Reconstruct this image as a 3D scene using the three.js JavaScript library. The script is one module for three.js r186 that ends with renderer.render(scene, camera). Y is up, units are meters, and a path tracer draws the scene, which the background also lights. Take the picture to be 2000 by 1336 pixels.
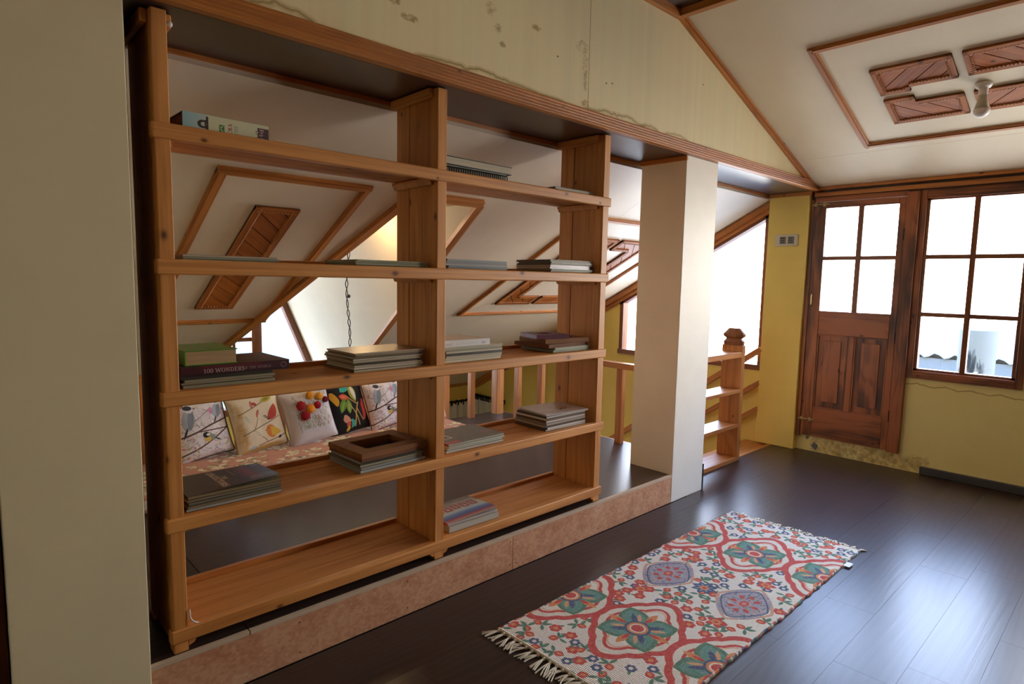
import * as THREE from 'three';
import { RoundedBoxGeometry } from 'three/addons/geometries/RoundedBoxGeometry.js';
import { mergeGeometries } from 'three/addons/utils/BufferGeometryUtils.js';
import { RectAreaLightUniformsLib } from 'three/addons/lights/RectAreaLightUniformsLib.js';

// ---------------------------------------------------------------- camera, sky, daylight, exposure
const scene = new THREE.Scene();
const FPX = 1194;
const camera = new THREE.PerspectiveCamera(2 * Math.atan(668 / FPX) * 180 / Math.PI, 2000 / 1336, 0.05, 200);
camera.position.set(-0.51, 1.45, 2.143);
camera.rotation.order = 'YXZ';
camera.rotation.set(-5.831 * Math.PI / 180, -43.303 * Math.PI / 180, 1.137 * Math.PI / 180);
const renderer = new THREE.WebGLRenderer({ antialias: true });
renderer.toneMapping = THREE.LinearToneMapping;
renderer.toneMappingExposure = 1.6;
renderer.shadowMap.enabled = true;
renderer.shadowMap.type = THREE.PCFSoftShadowMap;
RectAreaLightUniformsLib.init();
{ // hazy daylight sky: bright and nearly white at the horizon, clear blue higher up, the same all the way round
  const W = 64, H = 64, d = new Float32Array(W * H * 4);
  for (let j = 0; j < H; j++) for (let i = 0; i < W; i++) { const e = ((j + 0.5) / H - 0.5) * 180, t = Math.min(1, Math.max(0, (e - 4) / 34)), k = (j * W + i) * 4; const s = t * t * (3 - 2 * t); d[k] = 8.8 + (2.9 - 8.8) * s; d[k + 1] = 8.5 + (6.2 - 8.5) * s; d[k + 2] = 8.0 + (13.0 - 8.0) * s; d[k + 3] = 1; }
  const t = new THREE.DataTexture(d, W, H, THREE.RGBAFormat, THREE.FloatType); t.mapping = THREE.EquirectangularReflectionMapping; t.magFilter = t.minFilter = THREE.LinearFilter; t.needsUpdate = true;
  scene.background = t;
}

const XW = 5.037, SOF = 2.245, HP = 0.188;
// daylight entering at each window: a soft area light of the window's own size, just outside its glass
function daylight(name, w, h, pos, look, intensity, tint = [0.95, 0.98, 1.0]) {
  const l = new THREE.RectAreaLight(new THREE.Color(...tint), intensity, w, h);
  l.name = name; l.position.set(...pos); l.lookAt(...look); scene.add(l);
}
daylight('door_daylight', 0.52, 0.85, [XW + 0.1, 1.67, 0.397], [0, 1.67, 0.397], 3, [1.0, 0.98, 0.94]);
daylight('window_daylight', 0.60, 1.3, [XW + 0.1, 1.47, 1.16], [0, 1.47, 1.16], 3, [1.0, 0.98, 0.94]);
daylight('added_window_daylight', 0.95, 1.3, [XW + 0.1, 1.47, 2.3], [0, 1.47, 2.3], 14, [1.0, 0.96, 0.88]);  // strong light for a window added out of view to brighten the right side
daylight('stair_window_daylight', 1.4, 0.75, [XW + 0.1, 1.1, -1.1], [0, 1.1, -1.1], 5, [0.92, 0.97, 1.0]);

// ---------------------------------------------------------------- helpers
let seed = 12345;
const rnd = () => { seed = (seed * 1664525 + 1013904223) >>> 0; return seed / 4294967296; };
const rr = (a, b) => a + (b - a) * rnd();
const V = (x, y, z) => new THREE.Vector3(x, y, z);
const clamp = (x, a = 0, b = 1) => Math.min(b, Math.max(a, x));
const lerp = (a, b, t) => a + (b - a) * t;
const HASH = new Float32Array(65536); for (let i = 0; i < 65536; i++) HASH[i] = rnd();
function vn(x, y, px, py, s = 0) {            // tileable value noise, periods px, py
  const ix = Math.floor(x), iy = Math.floor(y), fx = x - ix, fy = y - iy;
  const h = (a, b) => HASH[((((a % px) + px) % px) * 131 + (((b % py) + py) % py) * 7919 + s * 4241) & 65535];
  const u = fx * fx * (3 - 2 * fx), v = fy * fy * (3 - 2 * fy);
  return lerp(lerp(h(ix, iy), h(ix + 1, iy), u), lerp(h(ix, iy + 1), h(ix + 1, iy + 1), u), v);
}
function fbm(x, y, px, py, o = 4, s = 0) { let a = 0, w = 0.5, t = 0; for (let i = 0; i < o; i++) { a += w * vn(x, y, px, py, s + i); t += w; x *= 2; y *= 2; px *= 2; py *= 2; w *= 0.5; } return a / t; }
function dataTex(w, h, f, srgb = true) {
  const d = new Uint8Array(w * h * 4);
  for (let j = 0; j < h; j++) for (let i = 0; i < w; i++) {
    const c = f(i / w, j / h, i, j), k = (j * w + i) * 4;
    d[k] = clamp(c[0]) * 255; d[k + 1] = clamp(c[1]) * 255; d[k + 2] = clamp(c[2]) * 255; d[k + 3] = 255;
  }
  const t = new THREE.DataTexture(d, w, h); t.wrapS = t.wrapT = THREE.RepeatWrapping; t.magFilter = THREE.LinearFilter; t.minFilter = THREE.LinearMipmapLinearFilter; t.generateMipmaps = true;
  if (srgb) t.colorSpace = THREE.SRGBColorSpace; t.needsUpdate = true; return t;
}
function canvasTex(w, h, draw) {
  const c = document.createElement('canvas'); c.width = w; c.height = h; const g = c.getContext('2d'); draw(g, w, h);
  const t = new THREE.CanvasTexture(c); t.colorSpace = THREE.SRGBColorSpace; t.wrapS = t.wrapT = THREE.RepeatWrapping; return t;
}
function scaled(t, sx, sy) { const c = t.clone(); c.repeat.set(sx, sy); c.needsUpdate = true; return c; }

// wood: u runs along the grain
function woodTex(w, h, o) {
  const knots = []; for (let i = 0; i < o.knots; i++) knots.push([rnd(), rnd(), rr(0.006, 0.016), rnd()]);
  return dataTex(w, h, (u, v) => {
    let y = v, k = 0;
    for (const [kx, ky, r] of knots) {
      let dx = u - kx, dy = v - ky; dx -= Math.round(dx); dy -= Math.round(dy);
      dx *= o.aspect * 0.45; const d2 = (dx * dx + dy * dy) / (r * r * 7);
      y += dy * Math.exp(-d2 * 0.25) * 0.9; k = Math.max(k, Math.exp(-((dx * dx * 2 + dy * dy) / (r * r * 1.4))));
    }
    const warp = fbm(u * 3, v * 4, 3, 4, 3, 11);
    const ring = 0.5 + 0.5 * Math.sin((y * o.rings + warp * o.warp) * Math.PI * 2);
    const fine = fbm(u * 6, v * o.fine, 6, o.fine, 3, 31);
    const blotch = fbm(u * 4, v * 3, 4, 3, 3, 57);
    let t = o.ringAmt * Math.pow(ring, 2) + o.fineAmt * (fine - 0.35) + o.blotch * (blotch - 0.45);
    t = clamp(t);
    const c = [0, 1, 2].map((i) => lerp(lerp(o.light[i], o.dark[i], t), o.knot[i], clamp(k * 1.1)));
    return c;
  });
}
const S = (r, g, b) => [r / 255, g / 255, b / 255];
const T = {};
T.pine = woodTex(1024, 512, { knots: 7, aspect: 4, rings: 5, warp: 3.2, fine: 70, ringAmt: 0.22, fineAmt: 0.75, blotch: 0.9, light: S(220, 154, 82), dark: S(168, 100, 42), knot: S(98, 52, 24) });
T.red = woodTex(1024, 512, { knots: 4, aspect: 4, rings: 6, warp: 2.8, fine: 80, ringAmt: 0.3, fineAmt: 0.8, blotch: 0.7, light: S(202, 134, 68), dark: S(142, 80, 34), knot: S(70, 32, 14) });
T.door = woodTex(1024, 512, { knots: 8, aspect: 3, rings: 4, warp: 3.5, fine: 60, ringAmt: 0.3, fineAmt: 0.6, blotch: 2.0, light: S(170, 100, 56), dark: S(54, 28, 18), knot: S(22, 12, 8) });
T.floor = woodTex(1024, 512, { knots: 2, aspect: 4, rings: 14, warp: 2.0, fine: 110, ringAmt: 0.4, fineAmt: 0.8, blotch: 0.4, light: S(66, 51, 46), dark: S(46, 35, 32), knot: S(36, 28, 26) });
T.floorBump = dataTex(1024, 512, (u, v) => { const w = fbm(u * 3, v * 4, 3, 4, 3, 11); const r = 0.5 + 0.5 * Math.sin((v * 14 + w * 2) * Math.PI * 2); const f = fbm(u * 10, v * 120, 10, 120, 2, 31); const x = 0.6 * f + 0.4 * r; return [x, x, x]; }, false);
T.paint = dataTex(512, 512, (u, v) => { const a = 0.955 + 0.045 * fbm(u * 6, v * 6, 6, 6, 5, 3) * 1.0; const b = fbm(u * 40, v * 3, 40, 3, 2, 8) * 0.008; const x = clamp(a + b); return [x, x, x * 0.995]; });
T.ply = dataTex(1024, 256, (u, v) => {
  const p = fbm(u * 24, v * 6, 24, 6, 4, 77), q = fbm(u * 120, v * 40, 120, 40, 3, 13), b = fbm(u * 5, v * 3, 5, 3, 3, 5);
  const t = clamp(0.9 * (q - 0.3) + 0.8 * (p - 0.4)), base = [lerp(0.84, 0.68, t), lerp(0.64, 0.43, t), lerp(0.49, 0.29, t)];
  const wsh = clamp((b - 0.55) * 3); return base.map((c, i) => lerp(c, [0.88, 0.75, 0.63][i], wsh * 0.5));
});

const M = {};
const std = (o) => new THREE.MeshStandardMaterial(o), phy = (o) => new THREE.MeshPhysicalMaterial(o);
const woodMap = (t) => scaled(t, 1 / 2.0, 1 / 0.5);
M.pine = phy({ map: woodMap(T.pine), roughness: 0.5, clearcoat: 0.15, clearcoatRoughness: 0.4 });
M.pineRough = std({ map: woodMap(T.pine), color: new THREE.Color(0.8, 0.74, 0.68), roughness: 0.75 });
M.trim = phy({ map: woodMap(T.red), color: new THREE.Color(1, 0.98, 0.82), roughness: 0.5, clearcoat: 0.2, clearcoatRoughness: 0.35 });
M.rail = phy({ map: woodMap(T.red), color: new THREE.Color(1, 0.98, 1), roughness: 0.38, clearcoat: 0.3, clearcoatRoughness: 0.3 });
M.board = phy({ map: woodMap(T.red), color: new THREE.Color(0.8, 0.6, 0.38), roughness: 0.5 });
M.inlay = std({ map: woodMap(T.red), color: new THREE.Color(0.78, 0.64, 0.48), roughness: 0.6 });
M.door = phy({ map: woodMap(T.door), roughness: 0.42, clearcoat: 0.25, clearcoatRoughness: 0.35 });
M.frameWood = phy({ map: woodMap(T.red), color: new THREE.Color(0.42, 0.33, 0.3), roughness: 0.42, clearcoat: 0.2, clearcoatRoughness: 0.35 });
M.darkTrim = std({ map: woodMap(T.red), color: new THREE.Color(0.13, 0.08, 0.06), roughness: 0.6 });
M.soffit = phy({ color: 0x46332f, map: scaled(T.paint, 1, 1), roughness: 0.32, clearcoat: 0.2, clearcoatRoughness: 0.3 });
M.floor = phy({ map: woodMap(T.floor), bumpMap: woodMap(T.floorBump), bumpScale: 0.00016, roughness: 0.3, clearcoat: 0.0 });
M.lowBounceBrown = std({ map: woodMap(T.red), color: new THREE.Color(0.5, 0.42, 0.36), roughness: 0.6 });  // brown wood colour picked to lower bounce from the unseen wall
M.gap = std({ color: 0x120c0a, roughness: 0.9 });
M.cream = std({ color: 0xece0ba, map: scaled(T.paint, 1 / 1.2, 1 / 1.2), roughness: 0.62 });
M.pillar = std({ color: 0xf8f2e4, map: scaled(T.paint, 1 / 1.2, 1 / 1.2), roughness: 0.5 });
M.ceil = std({ color: 0xefe5cb, map: scaled(T.paint, 1 / 1.5, 1 / 1.5), roughness: 0.5 });
M.ceilRear = std({ color: 0xefe4d2, map: scaled(T.paint, 1 / 1.5, 1 / 1.5), roughness: 0.38 });
M.yellow = std({ color: 0xf6dc78, map: scaled(T.paint, 1 / 1.3, 1 / 1.3), roughness: 0.5 });
M.ply = std({ map: scaled(T.ply, 1 / 1.6, 1 / 0.4), roughness: 0.7 });
M.plyEdge = std({ color: 0xcdb79c, map: scaled(T.paint, 3, 3), roughness: 0.8 });
M.glass = phy({ color: 0xffffff, transmission: 1, thickness: 0, roughness: 0.0, ior: 1.5 });
M.black = std({ color: 0x0c0b0b, roughness: 0.5 });
M.brass = std({ color: 0xb9a878, metalness: 0.9, roughness: 0.4 });
M.iron = std({ color: 0x1a1a1c, metalness: 0.6, roughness: 0.5 });
M.white = std({ color: 0xf0efec, roughness: 0.35 });
M.plastic = std({ color: 0xd9d3bd, roughness: 0.4 });
M.slate = std({ color: 0x4a4b50, map: scaled(T.paint, 2, 2), roughness: 0.55 });

const used = new Set();
function numbered(n) { if (!used.has(n)) { used.add(n); return n; } for (let i = 1; ; i++) { const m = n + '_' + String(i).padStart(3, '0'); if (!used.has(m)) { used.add(m); return m; } } }
function shade(o) { o.traverse((m) => { if (m.isMesh) { m.castShadow = true; m.receiveShadow = true; } }); return o; }
function mesh(name, geo, mat, parent) { const m = new THREE.Mesh(geo, mat); m.castShadow = m.receiveShadow = true; m.name = parent ? name : numbered(name); (parent || scene).add(m); return m; }
function group(name, pos = [0, 0, 0]) { const g = new THREE.Group(); g.name = numbered(name); g.position.set(...pos); scene.add(g); return g; }
function tag(o, label, category, grp) { o.userData.label = label; o.userData.category = category; if (grp) o.userData.group = grp; return o; }
function struct(o, label) { o.userData.kind = 'structure'; if (label) o.userData.label = label; return o; }

// box-projected uv in metres; the grain axis becomes u
function grainUV(geo, grain = 'x', ox = null, oy = null) {
  const g = geo.index ? geo.toNonIndexed() : geo, p = g.attributes.position, uv = new Float32Array(p.count * 2);
  if (ox === null) { ox = rnd() * 7; oy = rnd() * 7; }
  const ai = { x: 0, y: 1, z: 2 }[grain], a = V(), b = V(), c = V(), n = V();
  for (let i = 0; i < p.count; i += 3) {
    a.fromBufferAttribute(p, i); b.fromBufferAttribute(p, i + 1); c.fromBufferAttribute(p, i + 2);
    n.copy(b).sub(a).cross(c.clone().sub(a)); const m = [Math.abs(n.x), Math.abs(n.y), Math.abs(n.z)], k = m.indexOf(Math.max(...m));
    const axes = [0, 1, 2].filter((q) => q !== k); let U = axes[0], W = axes[1]; if (W === ai) { U = axes[1]; W = axes[0]; }
    [a, b, c].forEach((q, j) => { const e = q.toArray(); uv[(i + j) * 2] = e[U] + ox; uv[(i + j) * 2 + 1] = e[W] + oy; });
  }
  g.setAttribute('uv', new THREE.BufferAttribute(uv, 2)); return g;
}
const longest = (x, y, z) => (x >= y && x >= z ? 'x' : y >= z ? 'y' : 'z');
// box between two corners; r > 0 rounds its edges
function bx(x0, x1, y0, y1, z0, z1, r = 0, grain = null) {
  const sx = Math.abs(x1 - x0), sy = Math.abs(y1 - y0), sz = Math.abs(z1 - z0);
  const g = r > 0 ? new RoundedBoxGeometry(sx, sy, sz, 1, Math.min(r, sx / 2.1, sy / 2.1, sz / 2.1)) : new THREE.BoxGeometry(sx, sy, sz);
  g.translate((x0 + x1) / 2, (y0 + y1) / 2, (z0 + z1) / 2);
  return grainUV(g, grain || longest(sx, sy, sz));
}
// a straight bar from p to q: width w along side, height h along up
function bar(p, q, w, h, up = V(0, 1, 0), r = 0) {
  const d = q.clone().sub(p), L = d.length(), x = d.normalize(), z = x.clone().cross(up).normalize(), y = z.clone().cross(x).normalize();
  let g = r > 0 ? new RoundedBoxGeometry(L, h, w, 1, Math.min(r, w / 2.1, h / 2.1)) : new THREE.BoxGeometry(L, h, w);
  g = grainUV(g, 'x');
  g.applyMatrix4(new THREE.Matrix4().makeBasis(x, y, z).setPosition(p.clone().add(q).multiplyScalar(0.5))); return g;
}
// flat convex or concave polygon (array of [a,b]) given thickness t along +z, then placed by a matrix
function poly(pts, t, m) {
  const s = new THREE.Shape(pts.map(([a, b]) => new THREE.Vector2(a, b)));
  let g = grainUV(new THREE.ExtrudeGeometry(s, { depth: t, bevelEnabled: false }), 'x', 0, 0); if (m) g.applyMatrix4(m); return g;
}
// prism: list of 3D points, swept by vector d
function prism(P, d) {
  const n = P.length, pos = [], Q = P.map((p) => p.clone().add(d)), tri = (a, b, c) => pos.push(...a.toArray(), ...b.toArray(), ...c.toArray());
  for (let i = 1; i < n - 1; i++) { tri(P[0], P[i + 1], P[i]); tri(Q[0], Q[i], Q[i + 1]); }
  for (let i = 0; i < n; i++) { const j = (i + 1) % n; tri(P[i], P[j], Q[j]); tri(P[i], Q[j], Q[i]); }
  const g = new THREE.BufferGeometry(); g.setAttribute('position', new THREE.Float32BufferAttribute(pos, 3)); g.computeVertexNormals(); return grainUV(g, 'x', 0, 0);
}
// profile [[z,y]...] swept along x from x0 to x1
function sweepX(profile, x0, x1) {
  const g = poly(profile.map(([z, y]) => [-z, y]), x1 - x0); g.rotateY(Math.PI / 2); g.translate(x0, 0, 0);
  return grainUV(g, 'x');
}
function cyl(p, q, r0, r1 = r0, seg = 12) {
  const d = q.clone().sub(p), g = new THREE.CylinderGeometry(r1, r0, d.length(), seg); g.translate(0, d.length() / 2, 0);
  g.applyQuaternion(new THREE.Quaternion().setFromUnitVectors(V(0, 1, 0), d.normalize())); g.translate(p.x, p.y, p.z); return g;
}
const noUV = (g) => { const h = g.index ? g.toNonIndexed() : g; return h; };
const merge = (list) => mergeGeometries(list.map((g) => { const h = g.index ? g.toNonIndexed() : g; for (const k of Object.keys(h.attributes)) if (!['position', 'normal', 'uv'].includes(k)) h.deleteAttribute(k); return h; }));

// ================================================================ STRUCTURE
const RIDGE = V(2.78, 3.046, 0), FSL = Math.atan((3.046 - 2.26) / (XW - 2.78));
const ceilFrontY = (x) => (x > 2.78 ? 3.046 - (x - 2.78) * Math.tan(FSL) : x < 1.7 ? 3.046 - (1.7 - x) * 0.22 : 3.046);
const RS = 0.534, RPHI = Math.atan(RS), Z0 = -0.37, Y0 = 2.19;
const ceilRearY = (z) => Y0 + RS * (z - Z0);
const DC = 1.765, dHalf = (z) => 0.235 + 0.222 * (-0.87 - z), ZG = -4.55;   // the gabled dormer cut into the rear slope

// ---- floor of the near room: laminate planks on a slab
{
  const fl = group('floor'); struct(fl, 'dark brown laminate floor of the near room');
  mesh('slab', merge([bx(-3.5, 2.97, -0.25, -0.012, 0.03, 4.6), bx(2.97, XW - 0.0005, -0.25, -0.012, -0.2, 4.6)]), M.gap, fl);
  const W = 0.207, z00 = 1.178 - W * 6;
  const lib = {};
  for (let r = -1; r < 16; r++) {
    const za = Math.max(z00 + r * W, r === -1 ? -0.19 : -9), zb = z00 + (r + 1) * W; let off = [3.15, 3.68, 3.16, 2.63, 3.4, 2.9][(r + 6) % 6];
    if (r === 5) off = 3.155; if (r === 6) off = 3.675; if (r === 7) off = 3.175; if (r === 8) off = 2.13;
    for (let k = -4; k < 3; k++) {
      let xa = off + k * 1.22, xb = xa + 1.22; xa = Math.max(xa, zb < 0.1 ? 2.97 : -1.6); xb = Math.min(xb, XW - 0.002); if (xb - xa < 0.02) continue;
      let z1 = za, z2 = zb; if (xa < 2.9 && z1 < 0.03) { if (zb < 0.05) continue; z1 = 0.03; }
      mesh('plank', bx(xa + 0.0005, xb - 0.0005, -0.014, 0, z1 + 0.0004, z2 - 0.0004, 0, 'x'), M.floor, fl);
    }
  }
  mesh('plank_field', bx(-1.6, XW, -0.014, 0, z00 + 16 * W + 0.001, 4.6, 0, 'x'), M.floor, fl);
  mesh('plank_field', bx(-3.5, -1.602, -0.014, 0, 0.03, 4.6, 0, 'x'), M.floor, fl);
  mesh('stair_nosing', bx(3.36, 4.963, -0.03, 0.004, -0.225, -0.19, 0.006), M.rail, fl);
}
// ---- raised platform with plywood riser
{
  const pf = group('platform'); struct(pf, 'raised platform with a rough plywood riser under the bookshelf');
  mesh('deck_core', bx(-0.12, 3.40, -0.25, HP - 0.014, -2.17, 0.008), M.gap, pf);
  for (const [a, b] of [[-0.08, 0.235], [0.239, 2.96]]) {
    mesh('deck_sheet', bx(a, b, HP - 0.014, HP, -1.1, 0.0035, 0, 'x'), M.floor, pf);
    mesh('deck_edge', bx(a, b, HP - 0.0138, HP + 0.0012, 0.004, 0.0235, 0.0015), M.plyEdge, pf);
  }
  mesh('deck_sheet', bx(2.96, 3.40, HP - 0.014, HP, -1.1, -0.313, 0, 'x'), M.floor, pf);
  mesh('deck_sheet', bx(-0.12, 3.40, HP - 0.014, HP, -2.17, -1.102, 0, 'x'), M.floor, pf);
  for (const [a, b] of [[-0.08, 1.523], [1.526, 2.96]]) mesh('riser_board', bx(a, b, 0.0005, HP - 0.0142, 0.009, 0.021, 0.001, 'x'), M.ply, pf);
  const nails = []; for (const x of [0.42, 0.9, 1.505, 1.545, 2.2, 2.8]) for (const y of [0.03, 0.15]) { const n = new THREE.SphereGeometry(0.003, 6, 4); n.translate(x, y, 0.021); nails.push(n); }
  mesh('nail_heads', merge(nails), M.black, pf).userData.kind = 'stuff';
  mesh('edge_fascia', bx(3.40, 3.415, -0.1, HP, -2.17, -0.313), M.rail, pf);
}
// ---- pillar, near pier, yellow pier
{
  const p = mesh('pillar', bx(2.96, 3.352, 0, SOF + 0.01, -0.3125, 0.024, 0.004, 'y'), M.pillar); struct(p, 'square cream painted pillar at the end of the bookshelf');
  const q = group('near_pier'); struct(q, 'cream painted wall pier left of the bookshelf');
  mesh('plaster', bx(-0.415, -0.075, 0, 2.3, -0.36, 0.03, 0.003, 'y'), M.cream, q);
  mesh('gap_shade_boards', merge([bx(-0.0745, -0.066, HP, 2.24, -0.36, -0.01, 0, 'y'), bx(-0.066, -0.004, HP, 2.24, -0.365, -0.35, 0, 'y')]), M.darkTrim, q);  // dark boards added to deepen the shade in the gap and stop light behind
  const y = mesh('yellow_pier', bx(4.963, XW + 0.05, 0, SOF, -0.345, 0.0, 0.005, 'y'), M.yellow); struct(y, 'narrow yellow painted wall pier beside the wooden door');
}
// ---- middle wall above the opening (gable shaped) with its mouldings
{
  const w = group('wall_middle'); struct(w, 'cream gable wall above the bookshelf with brown water stains');
  const prof = (a, b) => { const P = [[a, SOF + 0.02], [b, SOF + 0.02]]; const xs = [b, 2.78, 1.7, a].filter((x) => x <= b && x >= a); const u = [...new Set(xs)].sort((p, q) => q - p); for (const x of u) P.push([x, ceilFrontY(x)]); return P; };
  const stain = canvasTex(2048, 512, (g, W, H) => {
    g.fillStyle = '#efe0b2'; g.fillRect(0, 0, W, H);
    const px = (x) => (x + 1.6) / 6.7 * W, py = (y) => H - (y - 2.2) / 0.9 * H;
    for (let i = 0; i < 500; i++) { g.fillStyle = `rgba(${rnd() < 0.5 ? '214,198,150' : '244,234,205'},0.06)`; const x = rnd() * W; g.fillRect(x, 0, rr(2, 22), H); }
    const edge = (x0, x1, hmax, al) => { // tide line of a water stain along the moulding
      for (const [col, lw, a] of [['168,138,76', 14, 0.22], ['150,120,66', 6, 0.32], ['128,98,50', 2.5, 0.35]]) {
        g.strokeStyle = `rgba(${col},${a * al})`; g.lineWidth = lw; g.beginPath();
        for (let t = 0; t <= 1; t += 0.012) { const x = lerp(x0, x1, t), h = hmax * Math.pow(Math.sin(Math.PI * t), 0.5) * (0.15 + 1.3 * fbm(x * 22, 1.5, 512, 8, 4, 9)); const X = px(x), Y = py(2.325 + h); t === 0 ? g.moveTo(X, Y) : g.lineTo(X, Y); } g.stroke();
      }
    };
    edge(0.28, 0.5, 0.03, 1); edge(0.93, 1.62, 0.024, 1.1); edge(1.6, 1.8, 0.012, 0.8); edge(1.98, 2.5, 0.03, 0.9); edge(2.45, 2.62, 0.022, 0.9); edge(2.7, 2.95, 0.02, 0.7);
    const blot = (x, y, rx, ry, a) => { for (let i = 0; i < 60; i++) { const t = rnd() * 6.28, r = Math.sqrt(rnd()); g.fillStyle = `rgba(140,100,48,${a * rr(0.1, 0.55)})`; g.beginPath(); g.ellipse(px(x + Math.cos(t) * r * rx), py(y + Math.sin(t) * r * ry), rr(1, 4), rr(1, 3.4), rnd() * 3, 0, 7); g.fill(); } };
    blot(0.83, 2.505, 0.02, 0.015, 0.32); blot(0.9, 2.46, 0.04, 0.012, 0.4); blot(1.32, 2.62, 0.03, 0.03, 0.3); blot(1.36, 2.55, 0.018, 0.02, 0.22); blot(1.39, 2.49, 0.015, 0.012, 0.2);
    blot(1.6, 2.62, 0.03, 0.012, 0.3); blot(1.93, 2.62, 0.045, 0.03, 0.3); blot(1.955, 2.54, 0.018, 0.06, 0.34); blot(1.96, 2.46, 0.01, 0.05, 0.3); blot(1.97, 2.35, 0.03, 0.02, 0.35);
    for (const [x, y] of [[1.75, 2.53], [2.13, 2.49], [2.18, 2.5], [3.1, 2.7]]) { g.fillStyle = 'rgba(70,45,25,0.8)'; g.beginPath(); g.arc(px(x), py(y), 2, 0, 7); g.fill(); }
  });
  const sm = std({ map: scaled(stain, 1 / 6.7, 1 / 0.9), roughness: 0.6 }); sm.map.wrapS = sm.map.wrapT = THREE.ClampToEdgeWrapping;
  const seams = [-0.42, 0.02, 1.985, 3.02, 3.55, XW];
  const core = poly(prof(-0.42, XW), 0.36); core.translate(0, 0, -0.352); mesh('wall_core', core, M.soffit, w);
  for (let i = 0; i < seams.length - 1; i++) {
    const g = poly(prof(seams[i] + (i === 2 ? 0.002 : 0.0006), seams[i + 1] - (i === 1 ? 0.002 : 0.0006)), 0.02); g.translate(0, 0, 0.0085); const uv = g.attributes.uv, p = g.attributes.position;
    for (let k = 0; k < uv.count; k++) uv.setXY(k, p.getX(k) + 1.6, p.getY(k) - 2.2);
    mesh('wall_sheet', g, sm, w);
  }
  mesh('soffit_board', bx(-0.42, XW, SOF, SOF + 0.02, -0.352, 0.03, 0, 'x'), M.soffit, w);
  const t1 = group('trim_1'); struct(t1, 'reeded brown wooden moulding along the header over the bookshelf');
  const R = [[0.028, 2.246], [0.066, 2.246]]; for (let i = 0; i < 5; i++) { const y = 2.246 + i * 0.0155; R.push([0.068 - i * 0.004, y + 0.003], [0.0725 - i * 0.004, y + 0.007], [0.068 - i * 0.004, y + 0.012], [0.062 - i * 0.004, y + 0.0142]); } R.push([0.028, 2.326]);
  mesh('moulding', sweepX(R, -0.42, XW - 0.01), M.trim, t1);
  mesh('back_bead', bx(-0.1, XW, SOF - 0.018, SOF + 0.004, -0.366, -0.35, 0.003), M.trim, t1);
  mesh('pillar_collar', merge([bx(2.953, 2.968, SOF - 0.03, SOF - 0.001, -0.32, 0.026), bx(4.95, 4.964, SOF - 0.03, SOF - 0.001, -0.35, 0.02)]), M.trim, t1);
  const t2 = group('trim_2'); struct(t2, 'brown wooden cove trim where gable wall meets sloped ceiling');
  const up = V(0, 0, 1);
  mesh('rake_trim', merge([bar(V(2.76, 3.052 - 0.022, 0.036), V(XW, 2.26 - 0.022, 0.036), 0.036, 0.018, up), bar(V(2.76, 3.052 - 0.01, 0.042), V(XW, 2.26 - 0.01, 0.042), 0.018, 0.03, up)]), M.trim, t2);
  mesh('ridge_trim', merge([bx(1.7, 2.80, 3.0, 3.045, 0.028, 0.06), bx(2.755, 2.80, 3.005, 3.05, 0.03, 4.5)]), M.trim, t2);
}

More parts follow.
